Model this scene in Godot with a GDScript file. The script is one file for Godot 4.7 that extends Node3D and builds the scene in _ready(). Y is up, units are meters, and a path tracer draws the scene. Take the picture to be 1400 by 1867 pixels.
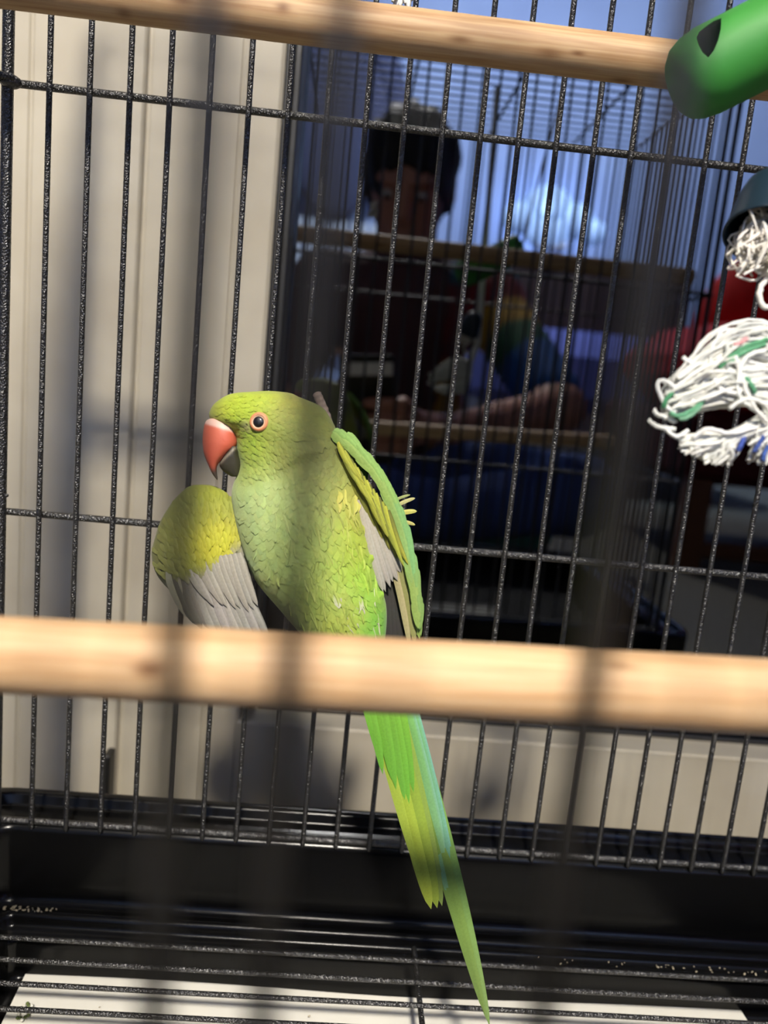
extends Node3D
# A green parakeet in a black wire cage beside a glazed door that mirrors the room behind the camera.

const OY := 0.41                       # height of the cage's upper cross bar above the floor
const F := 1466.2                      # focal length in pixels of the 1400 x 1867 frame
const CAM := Vector3(0.1228, -0.0945 + OY, 0.3323)
const D0 := 0.285                      # distance of the bird's middle plane from the lens
const PX := D0 / F                     # metres per pixel there
const GLASS_Z := -0.19
const CAGE_L := -0.0155
const CAGE_R := 0.4205
const CAGE_F := 0.287
const PITCH := 0.015
var cam_basis := Basis.from_euler(Vector3(-0.1700, -0.0574, 0.0983))
var rng := RandomNumberGenerator.new()
var used := {}
var M := {}

# ---------------------------------------------------------------- helpers
func P(x: float, y: float, d: float) -> Vector3:
	return CAM + cam_basis * (Vector3((x - 700.0) / F, -(y - 933.5) / F, -1.0) * d)

func on_z(x: float, y: float, z: float) -> Vector3:
	var d := cam_basis * Vector3((x - 700.0) / F, -(y - 933.5) / F, -1.0)
	return CAM + d * ((z - CAM.z) / d.z)

func Q(v: Vector3) -> Vector3:         # bird units: pixels right, pixels down, pixels towards the lens
	return P(v.x, v.y, D0 - v.z * PX)

func lin(r: float, g: float, b: float) -> Color:
	return Color(r / 255.0, g / 255.0, b / 255.0).srgb_to_linear()

func numbered(n: String) -> String:
	if not used.has(n):
		used[n] = 0
		return n
	used[n] += 1
	return "%s_%03d" % [n, used[n]]

func thing(called: String, label: String, category: String, at := Vector3.ZERO, group := "") -> Node3D:
	var o := Node3D.new()
	o.name = numbered(called)
	add_child(o)
	o.position = at
	tag(o, label, category, group)
	return o

func tag(o: Node, label: String, category: String, group := "") -> void:
	o.set_meta("label", label)
	o.set_meta("category", category)
	if group != "":
		o.set_meta("group", group)

func put(called: String, mesh: Mesh, mat: Material, parent: Node = null, at := Vector3.ZERO) -> MeshInstance3D:
	var o := MeshInstance3D.new()
	o.mesh = mesh
	o.material_override = mat
	if parent == null:
		o.name = numbered(called)
		add_child(o)
	else:
		o.name = called
		parent.add_child(o, true)
	o.position = at
	return o

func struct(called: String, mesh: Mesh, mat: Material, at := Vector3.ZERO) -> MeshInstance3D:
	var o := put(called, mesh, mat, null, at)
	o.set_meta("kind", "structure")
	return o

func mat(c: Color, rough := 0.6, metal := 0.0) -> StandardMaterial3D:
	var m := StandardMaterial3D.new()
	m.albedo_color = c
	m.roughness = rough
	m.metallic = metal
	return m

class MB:                               # mesh builder with outward smooth normals
	var v := PackedVector3Array()
	var c := PackedColorArray()
	var u := PackedVector2Array()
	var i := PackedInt32Array()
	func grid(rows: Array, cols: Array = [], closed := false, uvs: Array = [], flip := false) -> void:
		var base := v.size()
		var n: int = rows[0].size()
		for k in rows.size():
			v.append_array(rows[k])
			for j in n:
				c.append(cols[k][j] if cols.size() > 0 else Color.WHITE)
				u.append(uvs[k][j] if uvs.size() > 0 else Vector2(float(j) / n, float(k) / rows.size()))
		var last := n if closed else n - 1
		for k in rows.size() - 1:
			for j in last:
				var a := base + k * n + j
				var b := base + k * n + (j + 1) % n
				var d := a + n
				var e := b + n
				if flip:
					i.append_array([a, b, d, b, e, d])
				else:
					i.append_array([a, d, b, b, d, e])
	func tri(a: Vector3, b: Vector3, d: Vector3, col: Color) -> void:
		var base := v.size()
		v.append_array([a, b, d])
		for k in 3:
			c.append(col)
			u.append(Vector2.ZERO)
		i.append_array([base, base + 2, base + 1])
	func quad(a: Vector3, b: Vector3, d: Vector3, e: Vector3, col := Color.WHITE) -> void:   # right-hand order seen from outside
		var base := v.size()
		v.append_array([a, b, d, e])
		for k in 4:
			c.append(col)
		u.append_array([Vector2(0, 0), Vector2(1, 0), Vector2(1, 1), Vector2(0, 1)])
		i.append_array([base, base + 2, base + 1, base, base + 3, base + 2])
	func box(lo: Vector3, hi: Vector3, r := 0.0) -> void:
		# a box whose edges are bevelled by r
		var s := hi - lo
		r = min(r, min(s.x, min(s.y, s.z)) * 0.45)
		if r <= 0.0:
			r = min(s.x, min(s.y, s.z)) * 0.02
		var ctr := (lo + hi) * 0.5
		var h := s * 0.5
		for ax in 3:
			for sg in [-1.0, 1.0]:
				var n := Vector3.ZERO
				n[ax] = sg
				var a1 := (ax + 1) % 3
				var a2 := (ax + 2) % 3
				var q := []
				for st in [[-1, -1], [1, -1], [1, 1], [-1, 1]]:
					var p := Vector3.ZERO
					p[ax] = sg * h[ax]
					p[a1] = st[0] * (h[a1] - r)
					p[a2] = st[1] * (h[a2] - r)
					q.append(ctr + p)
				if sg > 0:
					quad(q[0], q[1], q[2], q[3])
				else:
					quad(q[3], q[2], q[1], q[0])
		for ax in 3:                     # edges along ax
			var a1 := (ax + 1) % 3
			var a2 := (ax + 2) % 3
			for s1 in [-1.0, 1.0]:
				for s2 in [-1.0, 1.0]:
					var q := []
					for st in [[0, -1], [0, 1], [1, 1], [1, -1]]:
						var p := Vector3.ZERO
						p[ax] = st[1] * (h[ax] - r)
						p[a1] = s1 * (h[a1] - (r if st[0] == 1 else 0.0))
						p[a2] = s2 * (h[a2] - (0.0 if st[0] == 1 else r))
						q.append(ctr + p)
					var nn: Vector3 = (q[1] - q[0]).cross(q[2] - q[0])
					var o := Vector3.ZERO
					o[a1] = s1
					o[a2] = s2
					if nn.dot(o) > 0:
						quad(q[0], q[1], q[2], q[3])
					else:
						quad(q[3], q[2], q[1], q[0])
		for s1 in [-1.0, 1.0]:
			for s2 in [-1.0, 1.0]:
				for s3 in [-1.0, 1.0]:
					var o := Vector3(s1, s2, s3)
					var pts := []
					for k in 3:
						var p := Vector3(s1 * (h.x - r), s2 * (h.y - r), s3 * (h.z - r))
						p[k] = o[k] * h[k]
						pts.append(ctr + p)
					var nn: Vector3 = (pts[1] - pts[0]).cross(pts[2] - pts[0])
					if nn.dot(o) > 0:
						tri(pts[0], pts[1], pts[2], Color.WHITE)
					else:
						tri(pts[0], pts[2], pts[1], Color.WHITE)
	func tube(pts: Array, rad: Array, sides := 8, cols: Array = [], caps := true) -> void:
		var rows := []
		var cc := []
		var uv := []
		var n := pts.size()
		var t: Vector3 = (pts[1] - pts[0]).normalized()
		var a := t.cross(Vector3.UP if abs(t.y) < 0.9 else Vector3.RIGHT).normalized()
		var run := 0.0
		for k in n:
			if k > 0:
				run += (pts[k] - pts[k - 1]).length()
			var tt: Vector3 = (pts[min(k + 1, n - 1)] - pts[max(k - 1, 0)]).normalized()
			a = (a - tt * a.dot(tt)).normalized()
			var b := tt.cross(a)
			var r: float = rad[k] if rad.size() > 1 else rad[0]
			var row := PackedVector3Array()
			var cr := []
			var ur := []
			for j in sides:
				var w := TAU * j / sides
				row.append(pts[k] + (a * cos(w) + b * sin(w)) * r)
				cr.append(cols[k] if cols.size() > 0 else Color.WHITE)
				ur.append(Vector2(run, float(j) / sides))
			if caps and k == 0:
				rows.append(_same(pts[0], sides)); cc.append(cr); uv.append(ur)
			rows.append(row); cc.append(cr); uv.append(ur)
			if caps and k == n - 1:
				rows.append(_same(pts[k], sides)); cc.append(cr); uv.append(ur)
		grid(rows, cc, true, uv)
	func _same(p: Vector3, n: int) -> PackedVector3Array:
		var r := PackedVector3Array()
		r.resize(n)
		r.fill(p)
		return r
	func ball(ctr: Vector3, r: Vector3, col := Color.WHITE, nb := 10, na := 14, bs := Basis.IDENTITY) -> void:
		var rows := []
		var cc := []
		for k in nb + 1:
			var ph := PI * k / nb
			var row := PackedVector3Array()
			var cr := []
			for j in na:
				var w := TAU * j / na
				row.append(ctr + bs * Vector3(r.x * sin(ph) * cos(w), -r.y * cos(ph), -r.z * sin(ph) * sin(w)))
				cr.append(col)
			rows.append(row)
			cc.append(cr)
		grid(rows, cc, true)
	func lathe(org: Vector3, bs: Basis, prof: Array, sides := 32, cols: Array = []) -> void:   # prof: (radius, along bs.y)
		var rows := []
		var cc := []
		for k in prof.size():
			var row := PackedVector3Array()
			var cr := []
			for j in sides:
				var w := TAU * j / sides
				row.append(org + bs * Vector3(prof[k].x * cos(w), prof[k].y, -prof[k].x * sin(w)))
				cr.append(cols[k] if cols.size() > 0 else Color.WHITE)
			rows.append(row)
			cc.append(cr)
		grid(rows, cc, true)
	func done(shift := Vector3.ZERO, colored := true, flat := false) -> ArrayMesh:
		var vv := v
		var ii := i
		var c2 := c
		var u2 := u
		if flat:
			vv = PackedVector3Array(); c2 = PackedColorArray(); u2 = PackedVector2Array(); ii = PackedInt32Array()
			for k in i.size():
				vv.append(v[i[k]]); c2.append(c[i[k]]); u2.append(u[i[k]]); ii.append(k)
		var nn := PackedVector3Array()
		nn.resize(vv.size())
		for k in range(0, ii.size(), 3):
			var fn := (vv[ii[k + 2]] - vv[ii[k]]).cross(vv[ii[k + 1]] - vv[ii[k]])
			for j in 3:
				nn[ii[k + j]] += fn
		for k in nn.size():
			nn[k] = nn[k].normalized() if nn[k].length_squared() > 1e-30 else Vector3.UP
		for k in vv.size():
			vv[k] -= shift
		var arr := []
		arr.resize(Mesh.ARRAY_MAX)
		arr[Mesh.ARRAY_VERTEX] = vv
		arr[Mesh.ARRAY_NORMAL] = nn
		if colored:
			arr[Mesh.ARRAY_COLOR] = c2
		arr[Mesh.ARRAY_TEX_UV] = u2
		arr[Mesh.ARRAY_INDEX] = ii
		var m := ArrayMesh.new()
		m.add_surface_from_arrays(Mesh.PRIMITIVE_TRIANGLES, arr)
		return m

func boxm(lo: Vector3, hi: Vector3, r := 0.002) -> ArrayMesh:
	var b := MB.new()
	b.box(lo, hi, r)
	return b.done()

func noise_tex(freq: float, size := 512, seed_ := 1, normal := false, bump := 4.0, ramp: Gradient = null, octaves := 4) -> NoiseTexture2D:
	var n := FastNoiseLite.new()
	n.seed = seed_
	n.frequency = freq
	n.fractal_octaves = octaves
	var t := NoiseTexture2D.new()
	t.width = size
	t.height = size
	t.seamless = true
	t.noise = n
	t.as_normal_map = normal
	t.bump_strength = bump
	if ramp:
		t.color_ramp = ramp
	return t

func ramp2(a: Color, b: Color) -> Gradient:
	var g := Gradient.new()
	g.set_color(0, a)
	g.set_color(1, b)
	return g

func tri_map(m: StandardMaterial3D, s: float, world := true) -> void:
	m.uv1_triplanar = true
	m.uv1_world_triplanar = world
	m.uv1_scale = Vector3(s, s, s)

func wood_image(seed_: int, light: Color, dark: Color, knot: Color) -> ImageTexture:
	var n := FastNoiseLite.new()
	n.seed = seed_
	n.frequency = 0.02
	n.fractal_octaves = 4
	var n2 := FastNoiseLite.new()
	n2.seed = seed_ + 5
	n2.frequency = 0.09
	var w := 1024
	var h := 128
	var im := Image.create(w, h, false, Image.FORMAT_RGB8)
	var r := RandomNumberGenerator.new()
	r.seed = seed_
	var knots := []
	for k in 15:
		knots.append([r.randf() * w, r.randf() * h, 3.0 + r.randf() * 7.0, 2.0 + r.randf() * 3.0, 0.35 + r.randf() * 0.5])
	for y in h:
		var th := TAU * y / h
		for x in w:
			var a := n.get_noise_3d(x * 0.35, cos(th) * 130.0, sin(th) * 130.0) * 0.5 + 0.5
			var b := n2.get_noise_3d(x * 0.12, cos(th) * 170.0, sin(th) * 170.0) * 0.5 + 0.5
			var t: float = clamp(a * 0.65 + b * 0.5 - 0.08, 0.0, 1.0)
			var col := dark.lerp(light, smoothstep(0.15, 0.8, t))
			for kn in knots:
				var dx: float = (x - kn[0]) / kn[2]
				var dy: float = (y - kn[1]) / kn[3]
				var dd := dx * dx + dy * dy
				if dd < 9.0:
					col = col.lerp(knot, exp(-dd) * kn[4])
			im.set_pixel(x, y, col)
	return ImageTexture.create_from_image(im)

func interp(tab: Array, y: float, k: int) -> float:
	if y <= tab[0][0]:
		return tab[0][k]
	for j in range(1, tab.size()):
		if y <= tab[j][0]:
			var t: float = (y - tab[j - 1][0]) / (tab[j][0] - tab[j - 1][0])
			var p0: float = tab[max(j - 2, 0)][k]
			var p1: float = tab[j - 1][k]
			var p2: float = tab[j][k]
			var p3: float = tab[min(j + 1, tab.size() - 1)][k]
			var h0: float = tab[j][0] - tab[j - 1][0]
			var m1: float = (p2 - p0) / max(1e-3, tab[j][0] - tab[max(j - 2, 0)][0]) * h0
			var m2: float = (p3 - p1) / max(1e-3, tab[min(j + 1, tab.size() - 1)][0] - tab[j - 1][0]) * h0
			var t2 := t * t
			var t3 := t2 * t
			return (2 * t3 - 3 * t2 + 1) * p1 + (t3 - 2 * t2 + t) * m1 + (-2 * t3 + 3 * t2) * p2 + (t3 - t2) * m2
	return tab[-1][k]

func polyline(pts: Array, t: float) -> Vector3:       # Catmull-Rom through points, t 0..1
	var n := pts.size() - 1
	var f: float = clamp(t, 0.0, 0.99999) * n
	var k := int(f)
	f -= k
	var a: Vector3 = pts[max(k - 1, 0)]
	var b: Vector3 = pts[k]
	var c: Vector3 = pts[k + 1]
	var d: Vector3 = pts[min(k + 2, n)]
	return b.cubic_interpolate(c, a, d, f)

# ---------------------------------------------------------------- surface nets for bodies
static func cap(p: Vector3, a: Vector3, b: Vector3, ra: float, rb: float) -> float:
	var ab := b - a
	var t: float = clamp((p - a).dot(ab) / ab.length_squared(), 0.0, 1.0)
	return (p - a - ab * t).length() - lerpf(ra, rb, t)

static func smin(a: float, b: float, k: float) -> float:
	var h: float = max(k - abs(a - b), 0.0) / k
	return min(a, b) - h * h * k * 0.25

func caps_field(bones: Array, k: float) -> Callable:
	return func(p: Vector3) -> float:
		var d := 1e3
		for b in bones:
			d = smin(d, cap(p, b[0], b[1], b[2], b[3]), k)
		return d

func nets(field: Callable, lo: Vector3, hi: Vector3, cell: float, loose := 0.7) -> MB:
	var nx := int((hi.x - lo.x) / cell) + 2
	var ny := int((hi.y - lo.y) / cell) + 2
	var nz := int((hi.z - lo.z) / cell) + 2
	var f := PackedFloat32Array()
	f.resize(nx * ny * nz)
	for z in nz:
		for y in ny:
			var x := 0
			while x < nx:
				var val: float = field.call(lo + Vector3(x, y, z) * cell)
				f[x + nx * (y + ny * z)] = val
				x += 1
				var skip := int(val / cell * loose) - 2     # far from the surface: step over cells
				while skip > 0 and x < nx:
					f[x + nx * (y + ny * z)] = val
					x += 1
					skip -= 1
	var b := MB.new()
	var idx := {}
	var off := [0, 1, nx, nx + 1, nx * ny, nx * ny + 1, nx * ny + nx, nx * ny + nx + 1]
	var edges := [[0, 1], [2, 3], [4, 5], [6, 7], [0, 2], [1, 3], [4, 6], [5, 7], [0, 4], [1, 5], [2, 6], [3, 7]]
	for z in nz - 1:
		for y in ny - 1:
			for x in nx - 1:
				var o := x + nx * (y + ny * z)
				var m := 0
				for k in 8:
					if f[o + off[k]] < 0.0:
						m |= 1 << k
				if m == 0 or m == 255:
					continue
				var s := Vector3.ZERO
				var cnt := 0
				for e in edges:
					var a0: float = f[o + off[e[0]]]
					var a1: float = f[o + off[e[1]]]
					if (a0 < 0.0) != (a1 < 0.0):
						var t := a0 / (a0 - a1)
						var p0 := Vector3(e[0] & 1, (e[0] >> 1) & 1, e[0] >> 2)
						var p1 := Vector3(e[1] & 1, (e[1] >> 1) & 1, e[1] >> 2)
						s += p0.lerp(p1, t)
						cnt += 1
				idx[o] = b.v.size()
				b.v.append(lo + (Vector3(x, y, z) + s / cnt) * cell)
				b.c.append(Color.WHITE)
				b.u.append(Vector2.ZERO)
	var st := [1, nx, nx * ny]
	for o in idx:
		for ax in 3:
			var s1: int = st[(ax + 1) % 3]
			var s2: int = st[(ax + 2) % 3]
			var in0 := f[o] < 0.0
			var in1 := f[o + st[ax]] < 0.0
			if in0 == in1:
				continue
			if not (idx.has(o - s1) and idx.has(o - s2) and idx.has(o - s1 - s2)):
				continue
			var a: int = idx[o - s1 - s2]
			var bb: int = idx[o - s2]
			var c: int = idx[o]
			var d: int = idx[o - s1]
			if in0:
				b.i.append_array([a, c, bb, a, d, c])
			else:
				b.i.append_array([a, bb, c, a, c, d])
	return b

# ---------------------------------------------------------------- scene
func _ready() -> void:
	rng.seed = 20240611
	set_camera_and_light()
	make_materials()
	build_room()
	build_window()
	build_cage()
	build_perches()
	build_bird()
	build_toys()
	build_person()
	build_furniture()
	build_litter()

func set_camera_and_light() -> void:
	var cam := Camera3D.new()
	cam.name = "camera"
	add_child(cam)
	cam.transform = Transform3D(cam_basis, CAM)
	cam.fov = rad_to_deg(2.0 * atan(933.5 / F))
	var at := CameraAttributesPhysical.new()
	at.frustum_focal_length = 12.0 * F / 933.5
	at.frustum_near = 0.01
	at.frustum_far = 30.0
	at.frustum_focus_distance = 0.292
	at.exposure_aperture = at.frustum_focal_length / 3.3
	cam.attributes = at
	cam.current = true
	var we := WorldEnvironment.new()
	we.name = "environment"
	var env := Environment.new()
	env.background_mode = Environment.BG_COLOR
	env.background_color = Color(0.02, 0.025, 0.04)
	env.tonemap_mode = Environment.TONE_MAPPER_LINEAR
	env.tonemap_exposure = 0.47
	env.sdfgi_enabled = true
	env.ssao_enabled = true
	env.ssil_enabled = true
	we.environment = env
	add_child(we)
	# out-of-view ceiling lamp, high behind the camera, placed to light the cage
	spotlight("unseen ceiling spotlight with a glowing round lens placed to light the cage", Vector3(0.17, 2.16, 1.95), Vector3(0.12, 0.3, 0.0), Color(1.0, 0.965, 0.91), 20.0, 14.0, 0.125, 10.0)
	# two added fill heads, out of view, brighten the blue wall
	spotlight("added ceiling fill light for the left part of the blue wall", Vector3(0.1, 2.16, 1.35), Vector3(0.05, 0.95, 2.75), Color(0.86, 0.93, 1.0), 20.0, 52.0, 0.085)
	spotlight("added ceiling fill light for the blue wall above the bed", Vector3(1.2, 2.16, 1.35), Vector3(1.25, 0.95, 2.75), Color(0.86, 0.93, 1.0), 20.0, 52.0, 0.085)
	add_unseen_wall_lamp()

func spotlight(label: String, at_l: Vector3, aim: Vector3, col: Color, energy: float, angle: float, size: float, added_fill := 0.0) -> void:
	var dir := (aim - at_l).normalized()
	var sx := dir.cross(Vector3.UP).normalized()
	var lb := Basis(sx, -dir, sx.cross(-dir))     # y points back along the beam
	var t := thing("unseen_ceiling_spot", label, "lamp", Vector3(at_l.x, 2.3, at_l.z), "unseen ceiling spots")  # fittings out of view: unseen main lamp and the added wall lights
	var b := MB.new()
	b.lathe(Vector3.ZERO, Basis.IDENTITY, [Vector2(0.0, -0.03), Vector2(0.05, -0.03), Vector2(0.055, -0.02), Vector2(0.055, 0.0)], 28)
	b.tube([Vector3(0, -0.02, 0), Vector3(0, -0.07, 0)], [0.012], 12)
	put("mounting_plate", b.done(), mat(Color(0.85, 0.84, 0.82), 0.5), t)
	b = MB.new()
	b.lathe(at_l - t.position, lb, [Vector2(0.0, 0.13), Vector2(0.08, 0.125), Vector2(0.115, 0.09), Vector2(0.14, -0.01), Vector2(0.138, -0.012), Vector2(0.132, 0.0), Vector2(0.0, 0.0)], 32)
	put("housing", b.done(), mat(Color(0.85, 0.84, 0.82), 0.5), t)
	b = MB.new()
	b.lathe(at_l - t.position, lb, [Vector2(0.0, -0.001), Vector2(0.128, 0.0), Vector2(0.128, 0.0004), Vector2(0.0, 0.0004)], 32)
	var gm := mat(Color(1, 1, 1), 0.4)
	gm.emission_enabled = true
	gm.emission = col
	gm.emission_energy_multiplier = 12.0
	put("lens", b.done(), gm, t)
	var l := SpotLight3D.new()
	l.name = numbered("unseen_ceiling_spot_light")
	add_child(l)
	l.look_at_from_position(at_l + dir * 0.03, aim, Vector3.UP)
	l.light_color = col
	l.light_energy = energy
	l.light_size = size
	l.spot_angle = angle
	l.spot_angle_attenuation = 0.6
	l.spot_range = 12.0
	l.spot_attenuation = 2.0
	l.shadow_enabled = true
	if added_fill > 0.0:                      # added wide fill light that brightens the mirrored room
		var f: SpotLight3D = l.duplicate()
		f.name = numbered("unseen_ceiling_spot_light")
		f.light_energy = added_fill
		f.spot_angle = 62.0
		add_child(f)

func add_unseen_wall_lamp() -> void:  # lamp out of view, placed for the pale glow on the blue wall
	var c := Vector3(0.87, 0.99, 2.6)
	var t := thing("unseen_glow_lamp", "pale blue glowing cloud shape, an unseen lamp placed to light the blue wall", "lamp", c)
	var b := MB.new()
	for q in [[-0.13, -0.02, 0.075, 0.05], [-0.03, 0.03, 0.1, 0.06], [0.08, -0.01, 0.085, 0.055], [0.16, -0.045, 0.06, 0.045], [-0.02, -0.05, 0.1, 0.05]]:
		b.ball(Vector3(q[0], q[1], 0), Vector3(q[2], q[2] * 0.85, q[3]), Color.WHITE, 12, 18)
	var gm := mat(Color(0.8, 0.88, 1.0), 0.6)
	gm.emission_enabled = true
	gm.emission = Color(0.62, 0.78, 1.0)
	gm.emission_energy_multiplier = 3.0
	put("shade", b.done(), gm, t)
	put("lamp_foot", boxm(Vector3(-0.06, -0.13, -0.03), Vector3(0.06, -0.09, 0.04), 0.008), mat(Color(0.8, 0.8, 0.85), 0.5), t)
	var l := OmniLight3D.new()
	l.name = "unseen_glow_lamp_light"
	l.position = c + Vector3(-0.03, 0.03, 0.0)
	l.light_color = Color(0.66, 0.8, 1.0)
	l.light_energy = 0.6
	l.light_size = 0.03
	l.omni_range = 12.0
	l.omni_attenuation = 2.0
	l.shadow_enabled = true
	add_child(l)

func make_materials() -> void:
	var wire := mat(Color(0.09, 0.088, 0.085), 0.34)
	wire.metallic_specular = 0.9
	wire.normal_enabled = true
	wire.normal_texture = noise_tex(0.045, 512, 3, true, 13.0, null, 2)
	wire.normal_scale = 1.0
	tri_map(wire, 42.0)
	M.wire = wire
	var door: StandardMaterial3D = wire.duplicate()   # copy of the wire coat, dulled to dim the lamp sheen on front wires
	door.normal_scale = 0.12
	door.metallic_specular = 0.5
	M.dimmed_wire = door
	var tray := mat(Color(0.04, 0.04, 0.042), 0.2)
	tray.metallic_specular = 0.35
	tray.normal_enabled = true
	tray.normal_texture = noise_tex(0.01, 256, 8, true, 2.0)
	tray.normal_scale = 0.12
	tri_map(tray, 8.0)
	M.tray = tray
	var beige := mat(Color(0.7, 0.67, 0.6), 0.55)
	beige.albedo_texture = noise_tex(0.006, 512, 12, false, 1.0, ramp2(Color(0.9, 0.89, 0.88), Color(1, 1, 1)))
	tri_map(beige, 3.0)
	M.beige = beige
	M.gasket = mat(Color(0.06, 0.057, 0.055), 0.5)
	var glass := mat(Color(0.46, 0.475, 0.5), 0.015, 1.0)
	M.glass = glass
	var feather := mat(Color.WHITE, 0.72)
	feather.vertex_color_use_as_albedo = true
	feather.rim_enabled = true
	feather.rim = 0.25
	feather.rim_tint = 0.7
	feather.albedo_texture = noise_tex(0.05, 512, 21, false, 1.0, ramp2(Color(0.9, 0.9, 0.88), Color(1, 1, 1)))
	feather.normal_enabled = true
	feather.normal_texture = noise_tex(0.06, 512, 22, true, 3.0)
	feather.normal_scale = 0.25
	tri_map(feather, 30.0)
	M.feather = feather
	var plain := mat(Color.WHITE, 0.8)
	plain.vertex_color_use_as_albedo = true
	M.plain = plain

# ---------------------------------------------------------------- room
func build_room() -> void:
	var x0 := -1.7
	var x1 := 2.3
	var z0 := -0.14
	var z1 := 2.75
	var top := 2.3
	var blue := mat(Color(0.64, 0.68, 0.8), 0.75)
	blue.albedo_texture = noise_tex(0.004, 256, 31, false, 1.0, ramp2(Color(0.9, 0.9, 0.92), Color(1, 1, 1)))
	tri_map(blue, 1.2)
	var pale := mat(Color(0.75, 0.74, 0.72), 0.8)
	var carpet := mat(Color(0.6, 0.58, 0.52), 0.95)
	carpet.albedo_texture = noise_tex(0.08, 512, 33, false, 1.0, ramp2(Color(0.6, 0.6, 0.6), Color(1, 1, 1)))
	tri_map(carpet, 4.0)
	struct("floor", boxm(Vector3(x0 - 0.1, -0.1, -0.34), Vector3(x1 + 0.1, 0, z1 + 0.1)), carpet)
	struct("ceiling", boxm(Vector3(x0 - 0.1, top, -0.34), Vector3(x1 + 0.1, top + 0.1, z1 + 0.1)), pale)
	struct("wall_back", boxm(Vector3(x0 - 0.1, 0, z1), Vector3(x1 + 0.1, top, z1 + 0.1)), blue)
	struct("wall_left", boxm(Vector3(x0 - 0.1, 0, -0.34), Vector3(x0, top, z1)), blue)
	struct("wall_right", boxm(Vector3(x1, 0, -0.34), Vector3(x1 + 0.1, top, z1)), blue)
	# the wall that holds the glazed door, in three pieces round the opening
	struct("wall_front", boxm(Vector3(x0, 0, -0.34), Vector3(-0.42, top, z0)), pale)
	struct("wall_front", boxm(Vector3(1.3, 0, -0.34), Vector3(x1, top, z0)), pale)
	struct("wall_front", boxm(Vector3(-0.42, 2.05, -0.34), Vector3(1.3, top, z0)), pale)

func build_window() -> void:
	var w := Node3D.new()
	w.name = "window_1"
	add_child(w)
	w.set_meta("kind", "structure")
	w.set_meta("label", "glazed door with wide beige frame behind the cage, its dark pane mirroring the room")
	w.set_meta("category", "window")
	# stile: a moulded vertical profile extruded upwards, (x, z) from left to right
	var ex := 0.0715
	var prof := [Vector2(-0.42, -0.2), Vector2(-0.42, -0.152), Vector2(-0.418, -0.150), Vector2(-0.067, -0.150), Vector2(-0.066, -0.1512), Vector2(-0.0648, -0.1512), Vector2(-0.0638, -0.150),
		Vector2(-0.0115, -0.150), Vector2(-0.0105, -0.1475), Vector2(-0.0045, -0.1475), Vector2(-0.0035, -0.149), Vector2(-0.0028, -0.1525), Vector2(-0.0010, -0.1525), Vector2(-0.0004, -0.151),
		Vector2(0.0478, -0.151), Vector2(0.0484, -0.1522), Vector2(0.0494, -0.1522), Vector2(0.0500, -0.151), Vector2(0.0512, -0.151), Vector2(0.0517, -0.1518), Vector2(0.0523, -0.151),
		Vector2(ex - 0.002, -0.151), Vector2(ex, -0.153), Vector2(ex, -0.2)]
	var b := MB.new()
	for k in prof.size() - 1:
		var p: Vector2 = prof[k]
		var q: Vector2 = prof[k + 1]
		b.quad(Vector3(p.x, 0.0, p.y), Vector3(q.x, 0.0, q.y), Vector3(q.x, 2.05, q.y), Vector3(p.x, 2.05, p.y))
	put("stile", b.done(), M.beige, w)
	# bottom rail with a sloping sill
	b = MB.new()
	var ry := OY - 0.3205
	var rp := [Vector2(0.0, -0.151), Vector2(ry - 0.0012, -0.151), Vector2(ry, -0.1522), Vector2(OY - 0.3255, -0.187), Vector2(OY - 0.3255, -0.2)]
	for k in rp.size() - 1:
		var p: Vector2 = rp[k]
		var q: Vector2 = rp[k + 1]
		b.quad(Vector3(ex - 0.001, p.x, p.y), Vector3(1.3, p.x, p.y), Vector3(1.3, q.x, q.y), Vector3(ex - 0.001, q.x, q.y))
	put("bottom_rail", b.done(), M.beige, w)
	put("stile", boxm(Vector3(1.22, 0.0, -0.2), Vector3(1.3, 2.05, -0.15), 0.003), M.beige, w)
	put("top_rail", boxm(Vector3(ex, 1.96, -0.2), Vector3(1.22, 2.05, -0.15), 0.003), M.beige, w)
	# black rubber gasket: two ribs along the stile and a thin one along the sill
	put("gasket", boxm(Vector3(ex, OY - 0.314, -0.19), Vector3(ex + 0.0042, 1.96, -0.1535), 0.0008), M.gasket, w)
	put("gasket", boxm(Vector3(ex + 0.0046, OY - 0.314, -0.19), Vector3(ex + 0.0088, 1.96, -0.158), 0.0008), M.gasket, w)
	put("gasket", boxm(Vector3(ex + 0.0088, OY - 0.3258, -0.1885), Vector3(1.22, OY - 0.3225, -0.184), 0.0006), M.gasket, w)
	put("pane", boxm(Vector3(ex, OY - 0.33, GLASS_Z - 0.006), Vector3(1.22, 1.96, GLASS_Z), 0.0005), M.glass, w)
	put("outer_panel", boxm(Vector3(-0.42, 0, -0.34), Vector3(1.3, 2.05, -0.2), 0.001), M.gasket, w)
	# slim black catch low on the stile
	put("catch", boxm(on_z(187, 1460, -0.14) + Vector3(0, 0, -0.009), on_z(204, 1374, -0.14) + Vector3(0.0, 0, 0.004), 0.001), M.gasket, w)

# ---------------------------------------------------------------- cage
func wire_mesh(len_: float, r: float, along: Vector3) -> ArrayMesh:
	var b := MB.new()
	b.tube([Vector3.ZERO, along * 0.0015, along * (len_ * 0.5), along * (len_ - 0.0015), along * len_], [r * 0.6, r, r, r, r * 0.6], 10)
	return b.done()

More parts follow.
